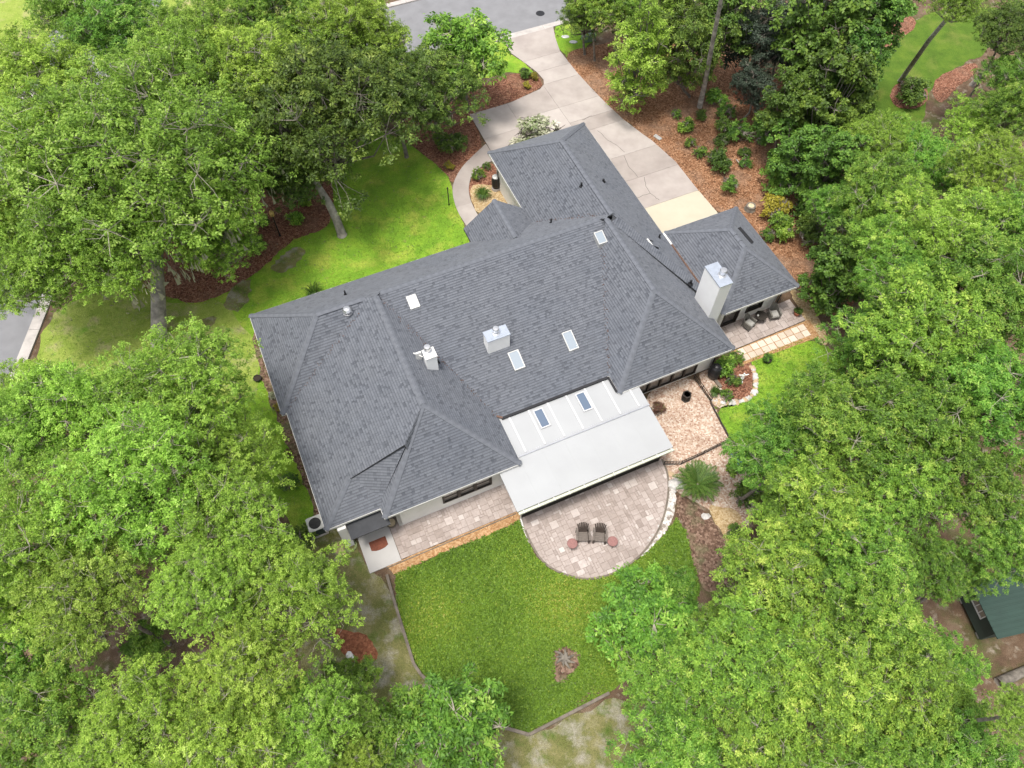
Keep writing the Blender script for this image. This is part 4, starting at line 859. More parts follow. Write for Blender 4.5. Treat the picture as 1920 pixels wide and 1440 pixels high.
TREES = [
 (250, 325, 265, 8.0, 'bigoak', 'largest yellow-green oak, spreading over the front lawn with a pale thick trunk', (300, 642)),
 (600, 228, 190, 6.6, 'dark', 'dark green oak whose bare curved grey trunk stands on the front lawn', (641, 440)),
 (735, 165, 110, 5.5, 'dark', 'dark leafy tree overhanging the mulch bed between lawn and street', None),
 (815, 175, 100, 4.0, 'dark', 'dark green tree hiding the corner of the parking pad', None),
 (875, 105, 95, 4.4, 'small', 'bright green tree between the street and the driveway island', None),
 (75, 170, 135, 9.0, 'oak', 'yellow-green oak at the upper left edge of the photo', None),
 (230, 55, 105, 8.0, 'broad', 'green tree at the top edge, second from the left corner', None),
 (390, 75, 110, 8.0, 'oak', 'oak at the top edge above the largest oak', None),
 (520, 25, 105, 8.0, 'broad', 'green tree at the top edge left of the street gap', None),
 (640, 40, 100, 8.0, 'oak', 'oak at the top edge whose crown overlaps the street', None),
 (20, 430, 110, 7.0, 'oak', 'oak at the left edge above the side street', (10, 480)),
 (330, 745, 150, 7.5, 'oak', 'yellow-green oak reaching toward the left end of the roof', None),
 (140, 790, 145, 7.5, 'oak', 'yellow-green oak below the side street kerb', None),
 (30, 830, 120, 8.0, 'oak', 'oak at the left edge just below the side street', None),
 (440, 860, 100, 6.0, 'oak', 'oak brushing the left side wall of the house', None),
 (250, 920, 165, 9.0, 'oak', 'oak in the middle of the left hand canopy', None),
 (90, 980, 150, 9.0, 'oak', 'oak at the left edge, middle of the lower canopy', None),
 (420, 1000, 130, 8.0, 'oak', 'oak left of the air conditioner', None),
 (165, 1105, 122, 9.0, 'oak', 'oak left of the dark gap in the lower left canopy', None),
 (380, 1100, 95, 9.0, 'oak', 'oak right above the dark gap in the lower left canopy', None),
 (545, 1120, 130, 7.5, 'oak', 'yellow-green oak above the red clay patch', None),
 (40, 1240, 120, 6.0, 'broad', 'greener tree at the lower left edge', None),
 (100, 1350, 130, 7.0, 'broad', 'green tree in the bottom left corner', None),
 (280, 1350, 115, 8.5, 'oak', 'oak below the dark gap in the lower left canopy', None),
 (455, 1275, 112, 8.5, 'oak', 'oak right of the dark gap in the lower left canopy', None),
 (420, 1420, 130, 8.5, 'oak', 'oak at the bottom edge, left of centre', None),
 (570, 1360, 105, 7.5, 'oak', 'oak at the bottom edge below the clay patch', None),
 (850, 1355, 122, 4.5, 'small', 'loose bright green tree overlapping the lower edge of the back lawn', None),
 (745, 1390, 90, 4.2, 'small', 'small bright tree at the bottom edge left of the back lawn', None),
 (650, 1290, 62, 2.4, 'small', 'dark leafy thicket beside the red clay patch', None),
 (1205, 1180, 112, 3.6, 'small', 'bright green tree leaning over the round patio', None),
 (1265, 1120, 58, 3.0, 'small', 'small bright tree at the end of the dark mulch bed', None),
 (1460, 1090, 125, 7.0, 'broad', 'broad green tree below the gravel court', None),
 (1600, 1040, 110, 7.5, 'broad', 'broad green tree left of the gap above the green shed', None),
 (1640, 1180, 120, 8.0, 'broad', 'broad green tree immediately left of the green shed', None),
 (1420, 1250, 130, 8.0, 'broad', 'broad green tree with bare twigs below the patio', None),
 (1270, 1310, 115, 6.0, 'broad', 'broad green tree at the end of the lower timber edging', None),
 (1270, 1430, 120, 7.0, 'broad', 'broad green tree at the bottom edge right of the back lawn', None),
 (1560, 1300, 130, 9.0, 'broad', 'broad green tree with bare twigs in the lower right canopy', None),
 (1440, 1420, 120, 8.0, 'broad', 'broad green tree at the bottom edge, right of centre', None),
 (1720, 1330, 120, 9.0, 'broad', 'broad green tree below the green shed', None),
 (1640, 1440, 120, 9.0, 'broad', 'broad green tree at the bottom edge below the shed', None),
 (1830, 1430, 110, 9.5, 'broad', 'broad green tree in the bottom right corner', None),
 (1905, 1340, 55, 13.0, 'oak', 'bright yellow-green treetop at the right edge below the shed', None),
 (1460, 850, 105, 6.0, 'broad', 'broad green tree overhanging the gravel court', None),
 (1530, 755, 85, 5.0, 'broad', 'broad green tree overhanging the side lawn', None),
 (1640, 650, 100, 6.5, 'broad', 'broad green tree beside the tan path', None),
 (1590, 800, 130, 8.0, 'broad', 'broad green tree behind the gravel court tree', None),
 (1730, 640, 140, 8.5, 'broad', 'broad green tree in the middle of the right hand canopy', None),
 (1870, 560, 130, 9.0, 'broad', 'broad green tree at the right edge, upper half', None),
 (1870, 740, 130, 9.5, 'broad', 'broad green tree at the right edge, level with the white roof', None),
 (1720, 800, 125, 9.0, 'broad', 'broad green tree right of the side lawn canopy', None),
 (1540, 940, 110, 7.5, 'broad', 'broad green tree right of the sago palm', None),
 (1690, 920, 110, 8.0, 'broad', 'broad green tree above the canopy gap by the shed', None),
 (1820, 920, 120, 8.5, 'broad', 'broad green tree above the green shed', None),
 (1890, 1030, 80, 8.5, 'broad', 'broad green tree hiding the upper end of the shed', None),
 (1750, 1060, 70, 7.5, 'broad', 'smaller green tree over the upper corner of the shed', None),
 (1810, 460, 125, 8.0, 'oak', 'yellow-green tree at the right edge below the neighbouring lawn', None),
 (1680, 490, 95, 6.5, 'broad', 'green tree between annex and right edge', None),
 (1580, 510, 68, 3.5, 'vine', 'dark glossy thicket right of the annex roof', None),
 (1640, 370, 100, 5.5, 'broad', 'green tree right of the pine straw bed', None),
 (1640, 275, 75, 4.5, 'oak', 'yellow-green tree left of the round island bush', None),
 (1860, 330, 90, 8.0, 'oak', 'loose yellowish tree at the right edge by the neighbouring lawn', None),
 (1750, 335, 95, 4.5, 'broad', 'green tree below the round island bush', None),
 (1555, 190, 80, 5.0, 'vine', 'vine-covered tree left of the neighbouring lawn', None),
 (1500, 290, 62, 3.2, 'vine', 'vine-covered thicket at the right side of the pine straw bed', None),
 (1545, 70, 90, 6.5, 'vine', 'vine-covered tree at the top edge left of the neighbouring lawn', None),
 (1425, 65, 82, 4.6, 'grey', 'grey-green dark tree at the top edge behind the pine straw', None),
 (1480, 30, 75, 5.0, 'grey', 'grey-green dark tree at the top edge beside the vines', None),
 (1200, 95, 82, 5.2, 'cone', 'bright drooping conical tree beside the driveway', (1212, 178)),
 (1295, 90, 72, 4.6, 'darktall', 'dark tree between the conical tree and the slender trunk', (1292, 182)),
 (1100, 30, 62, 3.0, 'dark', 'dark bushy tree at the street end of the driveway', None),
 (1170, 10, 65, 4.0, 'broad', 'green tree above the conical tree', None),
 (1265, 15, 75, 6.0, 'cone', 'drooping green tree at the top edge near the slender trunk', None),
 (1610, 20, 60, 7.0, 'broad', 'green tree at the top edge with hanging moss', None),
 (1790, 8, 55, 12.0, 'oak', 'bright treetop of the leaning slender trunk on the neighbouring lawn', (1688, 152)),
 (1890, 60, 70, 8.0, 'dark', 'dark green tree in the upper right corner', None),
 (1905, 210, 75, 7.0, 'broad', 'green tree at the right edge beside the neighbouring lawn', None),
 (110, 300, 140, 8.5, 'oak', 'oak left of the largest oak, at the left edge', None),
 (130, 460, 120, 6.5, 'oak', 'oak between the largest oak and the side street', (130, 510)),
 (330, 150, 120, 8.5, 'oak', 'oak between the largest oak and the top edge', None),
 (480, 140, 115, 8.0, 'oak', 'oak between the largest oak and the dark oak', None),
 (150, 30, 100, 8.0, 'oak', 'oak near the upper left corner', None),
 (590, 110, 100, 7.0, 'oak', 'oak above the dark oak by the street', None),
 (700, 80, 80, 6.5, 'oak', 'oak beside the street left of the bright green tree', None),
 (1365, 20, 80, 6.0, 'darktall', 'dark tree at the top edge right of the slender trunk', None),
 (1690, 270, 60, 4.0, 'broad', 'green bush-like tree below the island bed', None),
 (1720, 420, 90, 6.5, 'broad', 'green tree behind the pine straw bed, toward the right edge', None),
 (1830, 240, 70, 5.0, 'oak', 'yellow-green tree right of the round island bush', None),
 (1700, 540, 100, 7.0, 'broad', 'green tree above the middle of the right canopy', None),
 (1570, 400, 62, 4.0, 'broad', 'green tree at the right rim of the pine straw bed', None),
 (1480, 960, 80, 5.5, 'broad', 'green tree between the sago palm and the lower canopy', None),
 (1360, 1180, 80, 5.0, 'broad', 'green tree at the foot of the dark mulch bed', None),
 (20, 1120, 110, 8.0, 'oak', 'oak at the left edge level with the round patio', None),
 (200, 1440, 110, 8.0, 'oak', 'oak at the bottom edge near the left corner', None),
 (650, 1440, 80, 6.0, 'oak', 'oak crown at the bottom edge below the dark thicket', None),
 (1600, 130, 62, 6.0, 'vine', 'vine-draped tree at the left rim of the neighbouring lawn', None),
 (1490, 190, 58, 5.0, 'vine', 'vine-draped tree behind the red soil patch', None),
 (1900, 150, 70, 7.0, 'broad', 'green tree at the right edge, upper corner of the neighbouring lawn', None),
 (1880, 430, 90, 8.5, 'broad', 'green treetop at the right edge below the loose yellowish tree', None),
 (1560, 1000, 80, 6.5, 'broad', 'green tree in the dip right of the lower canopy', None),
 (35, 525, 95, 6.5, 'oak', 'oak crown over the upper part of the side street', (-40, 540)),
 (30, 745, 85, 6.5, 'oak', 'oak crown over the lower part of the side street', (-40, 790)),
 (1765, 1245, 75, 6.5, 'broad', 'green tree left of the fallen trunk below the shed', None),
 (1790, 1075, 60, 6.0, 'broad', 'green tree at the upper left corner of the shed', None),
 (630, 1350, 85, 5.5, 'oak', 'oak crown between the clay patch and the bottom edge', None),
 (1120, 10, 60, 4.5, 'broad', 'green tree at the top edge right of the street end', None),
 (1420, 160, 48, 3.5, 'grey', 'grey-green dark tree above the red soil patch', None),
 (1650, 30, 62, 7.0, 'vine', 'vine-draped tree at the top edge of the neighbouring lawn', None),
 (1560, 300, 60, 4.5, 'vine', 'vine-hung tree right of the pine straw shrubs', None),
 (1610, 470, 70, 4.5, 'vine', 'vine-hung tree behind the dark glossy bush', None),
 (380, 400, 115, 6.0, 'oak', 'oak bough mass reaching down over the front mulch bed', (380, 470)),
 (210, 470, 110, 6.5, 'oak', 'oak bough mass above the pale trunk in the front lawn', (230, 500)),
 (515, 300, 75, 5.5, 'dark', 'dark oak crown over the brass lantern', (530, 360)),
 (420, 465, 72, 4.2, 'oak', 'low oak bough with hanging moss over the front mulch bed', (430, 480)),
 (555, 345, 62, 4.2, 'dark', 'low dark oak bough above the leafy clumps of the front bed', (560, 370)),
 (275, 1215, 48, 2.0, 'small', 'low leafy sapling in the gap of the lower left canopy', None),
]
for t_ in TREES:
    px, py, r, zc, kd, lb, bs = t_
    bk = 'pale_bark' if bs and r > 60 and TREES.index(t_) < 2 or 'leaning slender' in lb else 'bark'
    root, R = tree(px, py, r, zc, kd, lb, bs, bark=bk, tr={0: .42, 1: .27}.get(TREES.index(t_), .16 if 'leaning slender' in lb else None), via=[(631, 412, .9), (616, 380, 2.0), (598, 352, 2.9), (580, 322, 3.7)] if TREES.index(t_) == 1 else None)
    if TREES.index(t_) == 0:                                   # Spanish moss hanging from the lower boughs
        mr = random.Random(5); V, T = [], []
        cx, cy = G(px, py, zc); ox, oy = cx - root.location.x, cy - root.location.y
        for q in range(60):
            a_ = mr.uniform(-2.4, .9); rr = R * mr.uniform(.55, .97); p = np.array([ox + rr * math.cos(a_), oy + rr * math.sin(a_), zc - R * .1 + mr.uniform(-1.2, .3)])
            for s_ in range(7):
                q_ = p + np.array([mr.gauss(0, .35), mr.gauss(0, .35), mr.gauss(0, .2)]); ln = mr.uniform(.2, .8); ww = mr.uniform(.006, .016); dx = np.array([mr.gauss(0, 1), mr.gauss(0, 1), 0]); dx = unit(dx) * ww
                V += [q_ - dx, q_ + dx, q_ + dx * .4 + [mr.gauss(0, .08), mr.gauss(0, .08), -ln], q_ - dx * .4 + [mr.gauss(0, .08), mr.gauss(0, .08), -ln]]; T.append(mr.random())
        o = bpy.data.objects.new('moss', leaf_mesh('moss', np.array(V), np.array(T), 'moss')); COL.objects.link(o); o.parent = root; o['kind'] = 'stuff'
# bare slender trunks that leave the frame
def pole_tree(p0, p1, z1, r, label, crown_r=2.2):
    a = G(*p0); c = G(p1[0], p1[1], z1); root = empty('tree', (*a, 0), 0, label, 'tree', 'tall trees crowding round the plot')
    m = MB(); d = Vector((c[0] - a[0], c[1] - a[1], z1)); m.tube([(0, 0, -.1), d * .3 + Vector((.05, .05, 0)), d * .65, d, d * 1.25], [r * 1.2, r, r * .85, r * .7, r * .5], 9); m.build('trunk', 'pale_bark', root, smooth=True)
    o = bpy.data.objects.new('crown', VAR['small'][0][0]); COL.objects.link(o); o.parent = root; o.location = d * 1.3; s_ = crown_r / 3; o.scale = (s_, s_, s_)
pole_tree((1312, 200), (1352, 0), 11.0, .17, 'tall slender bare trunk rising from the pine straw past the top edge')
pole_tree((1822, 158), (1920, 70), 6.0, .16, 'leaning pale trunk at the upper right edge')

# shrubs
def make_shrub(seed, mat, R=.7, squash=.85, lobes=11, clumps=5, per=6, k=7, L=.12, wr=.5, crs=.13, stems=True):
    V, T, br = make_crown(seed, R, squash, lobes, clumps, per, k, L, wr, crs, low=-.5, lr=(.26, .42)); br.materials.append(MATS['bark'])
    return leaf_mesh('foliage', V, T, mat), br, R, squash
SH = {'g': make_shrub(101, 'shrub_leaf'), 'g2': make_shrub(102, 'shrub_leaf', squash=1.1), 'd': make_shrub(103, 'dark_leaf', lobes=16), 'b': make_shrub(104, 'broad_leaf', L=.16), 'y': make_shrub(105, 'yellow_leaf', R=.5, L=.1), 'f': make_shrub(106, 'flower_leaf', L=.13), 'r': make_shrub(107, 'red_leaf', L=.13), 'h': make_shrub(108, 'broad_leaf', squash=.5, L=.24, wr=.6, lobes=9, clumps=4, per=4, k=6)}
def shrub(px, py, rpx, kind, label, group=None, name='shrub', cat='shrub', lift=0.0):
    me, br, R0, sq = SH[kind]; R = rpx * depth(px, py, .4) / FPX; zc = R * sq * .8 + lift; x, y = G(px, py, zc)
    rg = random.Random(int(px * 7 + py)); root = empty(name, (x, y, lift), 0, label, cat, group)
    for nm, dat in (('foliage', me), ('stems', br)):
        o = bpy.data.objects.new(nm, dat); COL.objects.link(o); o.parent = root; s_ = R / R0
        o.location = (0, 0, zc - lift); o.rotation_euler = (0, 0, rg.uniform(0, 6.28)); o.scale = (s_, s_, s_)
    return root
GS = 'shrubs in the pine straw bed'
for px, py, r, k, lb in [
 (1287, 236, 15, 'b', 'light green upright shrub nearest the driveway in the pine straw'), (1268, 215, 10, 'g', 'small thin shrub uppermost along the driveway side of the pine straw'), (1314, 216, 12, 'd', 'small dark shrub just below the slender trunk'),
 (1295, 268, 11, 'g', 'small loose shrub below the light green upright one'), (1312, 285, 13, 'g', 'round shrub left of the biggest pine straw shrub'), (1346, 302, 25, 'd', 'biggest dark round shrub in the pine straw bed'),
 (1366, 345, 18, 'g2', 'shrub closest to the tree stump, above the annex roof'), (1340, 185, 20, 'b', 'leafy shrub right beside the slender trunk foot'), (1363, 210, 18, 'g', 'spreading shrub right of the slender trunk'), (1362, 238, 20, 'd', 'dark upright shrub in the middle of the pine straw bed'),
 (1352, 262, 15, 'd', 'low dark shrub below the middle upright one'), (1390, 250, 24, 'g', 'sprawling green shrub right of the middle of the bed'), (1425, 250, 28, 'g2', 'grey-green sprawling shrub left of the vine thicket'), (1396, 285, 12, 'd', 'small dark shrub above a tiny round one'), (1399, 307, 12, 'g', 'tiny round shrub at the right of the biggest shrub'),
 (1452, 318, 18, 'b', 'bright green low bush left of the vine thicket foot'), (1455, 392, 28, 'y', 'yellowish green bush right of the tree stump'), (1462, 425, 26, 'b', 'bright bush right of the annex roof'), (1440, 440, 14, 'g', 'low bush touching the annex eave'), (1520, 435, 34, 'd', 'dark glossy bush right of the yellowish bush'), (1510, 395, 26, 'g', 'tangled green bush above the dark glossy bush')]:
    shrub(px, py, r, k, lb, GS)
for px, py, r, k, lb in [
 (573, 378, 13, 'h', 'leafy clump under the dark oak in the front mulch bed'), (553, 411, 15, 'h', 'pale veined leafy clump beside the brass lantern'), (472, 456, 24, 'd', 'dark rounded bush in the front mulch bed'), (487, 415, 16, 'd', 'dark bush half hidden beside the brass lantern'),
 (898, 327, 13, 'g', 'round green shrub in the entry bed by the curved walk'), (913, 312, 8, 'g', 'small green shrub at the upper tip of the entry bed'), (1003, 143, 9, 'y', 'yellow grassy clump at the driveway corner'), (986, 160, 8, 'y', 'yellow grassy clump on the island bed'), (985, 137, 12, 'd', 'dark shrub on the driveway island bed'),
 (840, 312, 10, 'y', 'yellow flowering clump beside the curved walk'), (850, 270, 26, 'd', 'dark bushy shrub in the bed by the parking pad'), (820, 262, 12, 'b', 'bright green leafy plant in the bed by the lawn tip'), (1020, 245, 1, 'f', None),
 (1708, 172, 30, 'd', 'large round clipped bush on the neighbouring island bed'), (1360, 690, 22, 'b', 'bright green bush beside the black urn'), (1382, 672, 14, 'g', 'mixed green shrub by the stepping path corner'), (1375, 712, 14, 'g', 'small plant clump in the rock garden'), (1363, 742, 12, 'g', 'low clump at the rock garden front'), (1232, 766, 15, 'r', 'reddish bronze bush beside the lanai wall'),
 (520, 765, 10, 'y', 'pale flowering clump against the left side wall'), (510, 742, 8, 'f', 'pale speckled plant by the left side wall'), (545, 905, 18, 'g', 'green bush below the left eave'), (540, 850, 9, 'r', 'reddish plant by the left side wall'),
 (1380, 1000, 18, 'd', 'dark shrub at the lower end of the tan path'), (1400, 925, 26, 'g', 'loose shrub right of the sago palm'), (1375, 880, 14, 'h', 'small leafy plant by the gravel court edge'), (595, 1075, 30, 'd', 'dark grassy bush left of the concrete pad'), (560, 1010, 30, 'd', 'dark bush under the air conditioner side canopy'), (655, 1265, 26, 'd', 'dark leafy bush on the clay patch')]:
    if lb: shrub(px, py, r, k, lb, 'garden shrubs round the house')
# flowering shrub by the garage: taller, pale blossom
for dx, lb in ((0, 'pale blossoming shrub growing against the garage gable'),):
    root = shrub(1007, 250, 40, 'f', lb, 'garden shrubs round the house', lift=1.0); root.scale = (1.15, .8, 1)
    m = MB(); m.tube([(0, 0, -1.0), (.1, .05, 0), (.2, .1, .5)], [.06, .05, .03]); m.tube([(0, 0, -1.0), (-.15, 0, 0), (-.3, .1, .5)], [.06, .05, .03]); m.build('trunk', 'pale_bark', root)
def grass_tuft(px, py, h, n, label, mat='palm_leaf', spread=.8, cat='grass'):
    x, y = G(px, py); rg = np.random.default_rng(int(px)); V, T = [], []
    for i in range(n):
        a_ = rg.uniform(0, 6.28); l = h * rg.uniform(.6, 1.1); o = np.array([math.cos(a_), math.sin(a_), 0]); s_ = np.array([-o[1], o[0], 0]) * .018; b0 = o * rg.uniform(0, .12)
        m1 = b0 + o * l * spread * .45 + np.array([0, 0, l * .75]); e = b0 + o * l * spread + np.array([0, 0, l * rg.uniform(.35, .7)])
        V += [b0 - s_, b0 + s_, m1 + s_, m1 - s_, m1 - s_, m1 + s_, e + s_ * .2, e - s_ * .2]; T += [rg.uniform(.2, 1)] * 2
    o = bpy.data.objects.new('grass_clump', leaf_mesh('grass_clump', np.array(V), np.array(T), mat)); COL.objects.link(o); o.location = (x, y, 0)
    tagobj(o, label, cat, 'ornamental grass clumps')
grass_tuft(905, 370, .75, 160, 'tall ornamental grass clump in the entry gravel')
grass_tuft(1340, 738, .45, 90, 'small spiky grass clump between wire fence and rock garden')
grass_tuft(590, 552, .9, 90, 'spiky palm-like clump under the front eave')
grass_tuft(1392, 915, .5, 80, 'grassy tuft right of the sago palm')
# sago palm
px, py = 1304, 915; x, y = G(px, py); palm = empty('sago_palm', (x, y, 0), 0, 'sago palm with a rosette of stiff fronds on the gravel', 'palm')
m = MB(); m.lathe([(.2, 0), (.24, .2), (.2, .45), (.08, .55), (0, .56)], (0, 0, 0), 12); m.build('trunk', 'bark', palm)
V, T = [], []; rg = np.random.default_rng(3)
def frond_pt(t): return np.array([1.45 * t, 0, .42 * math.sin(t * 2.2) - .12 * t])
for i in range(34):
    t = .12 + .88 * i / 33; p = frond_pt(t); l = .24 * math.sin(math.pi * (t * .86 + .1)) + .04
    for s_ in (-1, 1):
        tip = p + np.array([.5 * l, s_ * l, .12 * l]); w2 = np.array([.026, 0, 0]); mid = (p + tip) / 2
        V += [p - w2, mid - w2 * .8, tip, mid + w2 * .8]; T.append(rg.uniform(.2, 1))
for i in range(10):
    p, q = frond_pt(i / 10), frond_pt((i + 1) / 10); V += [p + [0, -.012, 0], p + [0, .012, 0], q + [0, .01, 0], q + [0, -.01, 0]]; T.append(.9)
FM = leaf_mesh('frond', np.array(V), np.array(T), 'palm_leaf')
for i in range(36):
    o = bpy.data.objects.new('frond', FM); COL.objects.link(o); o.parent = palm; f = i / 36
    o.location = (0, 0, .5); o.rotation_euler = (RND.uniform(-.2, .2), -.75 * (1 - f) ** 1.0 + .25 - .1, i * 2.399963); o.scale = (RND.uniform(.76, .95),) * 3
# ground cover, lawn tufts and litter
def scatter(name, polys, n, L, mat, seed, z=0.0, wr=.6, lift=(0.0, .9), tb=.5, label=None, cat=None, kind='stuff', patch=None, k=4, holes=(), zvar=None):
    rg = np.random.default_rng(seed); P = []
    tot = sum(area(p) for p in polys)
    for poly in polys:
        xs = [p[0] for p in poly]; ys = [p[1] for p in poly]; need = int(n * area(poly) / tot / k); got = np.zeros((0, 2))
        while len(got) < need:
            X = rg.uniform(min(xs), max(xs), need * 2); Y = rg.uniform(min(ys), max(ys), need * 2); q = np.c_[X, Y][inside_np(poly, X, Y)]; got = np.r_[got, q]
        P.append(got[:need])
    P = np.concatenate(P)
    for h_ in holes: P = P[~inside_np(h_, P[:, 0], P[:, 1])]
    if patch is not None: tint = tb + patch(P[:, 0], P[:, 1]) + rg.normal(0, .12, len(P))
    else: tint = tb + rg.normal(0, .15, len(P))
    pos = np.c_[P, np.full(len(P), z) + rg.uniform(0, zvar or L * .4, len(P)) * (.55 + .45 * np.sin(P[:, 0] * 3.1 + 2 * np.sin(P[:, 1] * 2.3)) * np.sin(P[:, 1] * 3.7))]; nr = unit(np.c_[rg.normal(0, .35, (len(P), 2)), np.ones(len(P))])
    V, T = sprays(rg, pos, nr, k, L, wr, lift, tint, 0.0)
    V[:, 2] = np.maximum(V[:, 2], z - .005)
    o = bpy.data.objects.new(name, leaf_mesh(name, V, T, mat)); COL.objects.link(o); return tagobj(o, label, cat, None, kind)
def wave(fx, fy, ph, a=.12): return lambda X, Y: a * np.sin(X * fx + ph + 1.3 * np.sin(Y * .31)) * np.cos(Y * fy + .7 * ph + 1.1 * np.sin(X * .27)) + a * .6 * np.sin(X * fx * 2.3 + 2) * np.sin(Y * fy * 2.1 + 1)
STUMPH = GP([(1038, 1220), (1062, 1212), (1084, 1224), (1086, 1248), (1064, 1270), (1043, 1282), (1039, 1250)])
scatter('ground_cover', [LAWN_B], 110000, .098, 'cover_leaf', 41, .02, .62, (.1, .9), .45, 'leafy bright green ground cover filling the back lawn', 'ground cover', patch=wave(.45, .5, .4, .2), holes=[STUMPH], zvar=.13)
scatter('lawn_grass', [LAWN_F], 42000, .085, 'cover_leaf', 42, -.012, .28, (.2, .8), .56, 'short green grass of the front lawn', 'grass', patch=wave(.5, .6, 1.4, .22), holes=[MULCH_F])
scatter('side_grass', [SIDE_LAWN], 14000, .085, 'cover_leaf', 43, -.006, .3, (.2, 1.1), .5, 'short green grass of the side lawn', 'grass', patch=wave(.6, .5, .1, .15))
scatter('leaf_litter', [MULCH_R, MULCH_F, BED2], 26000, .13, 'moss', 44, -.002, .35, (0, .3), .2, 'dry brown leaf litter strewn over the mulch beds', 'leaf litter', k=2).data.materials[0] = MATS['pine_straw']
scatter('fallen_leaves', [LAWN_F, LAWN_B, SIDE_LAWN], 2200, .085, 'moss', 45, .045, .5, (0, .5), .3, 'few dry leaves fallen on the lawns', 'fallen leaves', k=2, zvar=.05)
# leaf debris caught in the roof valleys
rg = np.random.default_rng(9); V, T = [], []
for (u0, v0, u1, v1, n) in ((7.0, 17.5, 3.7, 25.0, 110), (13.65, 17.6, 16.6, 24.6, 110), (-2.9, 22.3, 2.3, 25.0, 60), (14.5, 28.9, 17.2, 26.2, 60), (17.9, 25.1, 20.9, 20.6, 160)):
    for i in range(n):
        t = rg.uniform(0, 1); u_, v_ = u0 + (u1 - u0) * t + rg.normal(0, .07), v0 + (v1 - v0) * t + rg.normal(0, .07)
        zz = max(BACK(u_, v_) if (3.6 < u_ < 17.3 and v_ < 25.65) else 0, 5.65 - .783 * abs(u_ - 3.43) if (u_ > 3.43 and u_ < 8) else 0, Lz(u_) if u_ < 3.43 else 0, Z0 + .747 * (v_ - 22.17) if u_ < 2.5 else 0, 5.65 - .789 * abs(u_ - 17.19) if 13.5 < u_ and v_ < 25.3 else 0, Z0 + .743 * (u_ - 14.27) if (v_ > 25.65 and u_ > 14.3) else 0, Z0 + .747 * (29.13 - v_) if v_ > 25.65 else 0) + .05
        a_ = rg.uniform(0, 6.28); e = np.array([math.cos(a_), math.sin(a_), rg.normal(0, .3)]) * rg.uniform(.025, .05); f = np.array([-math.sin(a_), math.cos(a_), rg.normal(0, .3)]) * .02; c0 = np.array([u_ - 9, v_ - 22, zz])
        V += [c0 - e, c0 + f, c0 + e, c0 - f]; T.append(rg.uniform(0, .5))
o = bpy.data.objects.new('leaf_debris', leaf_mesh('leaf_debris', np.array(V), np.array(T), 'red_leaf')); COL.objects.link(o); o.parent = roof; o['kind'] = 'stuff'

# ------------------------------------------------------------------ garden furniture and small things
def thing(name, px, py, rz, label, cat, group=None, z=0.0):
    x, y = G(px, py, z); return empty(name, (x, y, z), rz, label, cat, group)
def part(root, name, mat, fn, **k):
    m = MB(); fn(m); return m.build(name, mat, root, **k)
# Adirondack chairs (front towards -y)
def adirondack(px, py, rz, label):
    r = thing('adirondack_chair', px, py, rz, label, 'chair', 'chairs on the round patio', .055)
    for i in range(7):
        f = (i - 3) / 3; h = .62 - .10 * f * f
        part(r, 'back_slat', 'chair_brown', lambda m: m.beam((f * .17, .20, .30), (f * .27, .20 + .30 * h / .62, .30 + h), .066, .022, upv=(0, -1, .4)))
    part(r, 'back_brace', 'chair_brown', lambda m: m.beam((-.25, .34, .56), (.25, .34, .56), .05, .03))
    for i in range(5):
        y0 = -.30 + i * .105
        part(r, 'seat_slat', 'arm_taupe', lambda m: m.box(-.25, .25, y0, y0 + .092, .36 - i * .018, .38 - i * .018))
    for s_ in (-1, 1):
        part(r, 'armrest', 'arm_taupe', lambda m: m.hexa([(s_ * .27, -.34, .54), (s_ * .38, -.34, .54), (s_ * .36, .34, .54), (s_ * .29, .34, .54), (s_ * .27, -.34, .57), (s_ * .38, -.34, .57), (s_ * .36, .34, .57), (s_ * .29, .34, .57)]))
        part(r, 'leg', 'chair_brown', lambda m: m.box(s_ * .30 - .04, s_ * .30 + .04, -.33, -.26, 0, .54))
        part(r, 'leg', 'chair_brown', lambda m: m.beam((s_ * .27, -.30, .34), (s_ * .27, .42, .03), .04, .11))
        part(r, 'leg', 'chair_brown', lambda m: m.box(s_ * .31 - .03, s_ * .31 + .03, .26, .33, 0, .54))
adirondack(1092, 1008, .03, 'brown slatted garden chair on the left of the pair on the round patio')
adirondack(1123, 1009, -.08, 'brown slatted garden chair on the right of the pair on the round patio')
for px, py, lb in ((1072, 1024, 'round reddish side table left of the patio chairs'), (1147, 1020, 'round reddish side table right of the patio chairs')):
    r = thing('side_table', px, py, 0, lb, 'table', 'side tables by the patio chairs', .055)
    part(r, 'table_top', 'table_red', lambda m: m.lathe([(.20, .40), (.265, .405), (.27, .43), (.255, .44), (.05, .44), (.045, .447), (0, .447)], n=24))
    for k in range(3):
        a_ = k * 2.094 + .5; part(r, 'leg', 'wrought_iron', lambda m: m.tube([(.1 * math.cos(a_), .1 * math.sin(a_), .41), (.16 * math.cos(a_), .16 * math.sin(a_), .2), (.24 * math.cos(a_), .24 * math.sin(a_), 0)], .014))
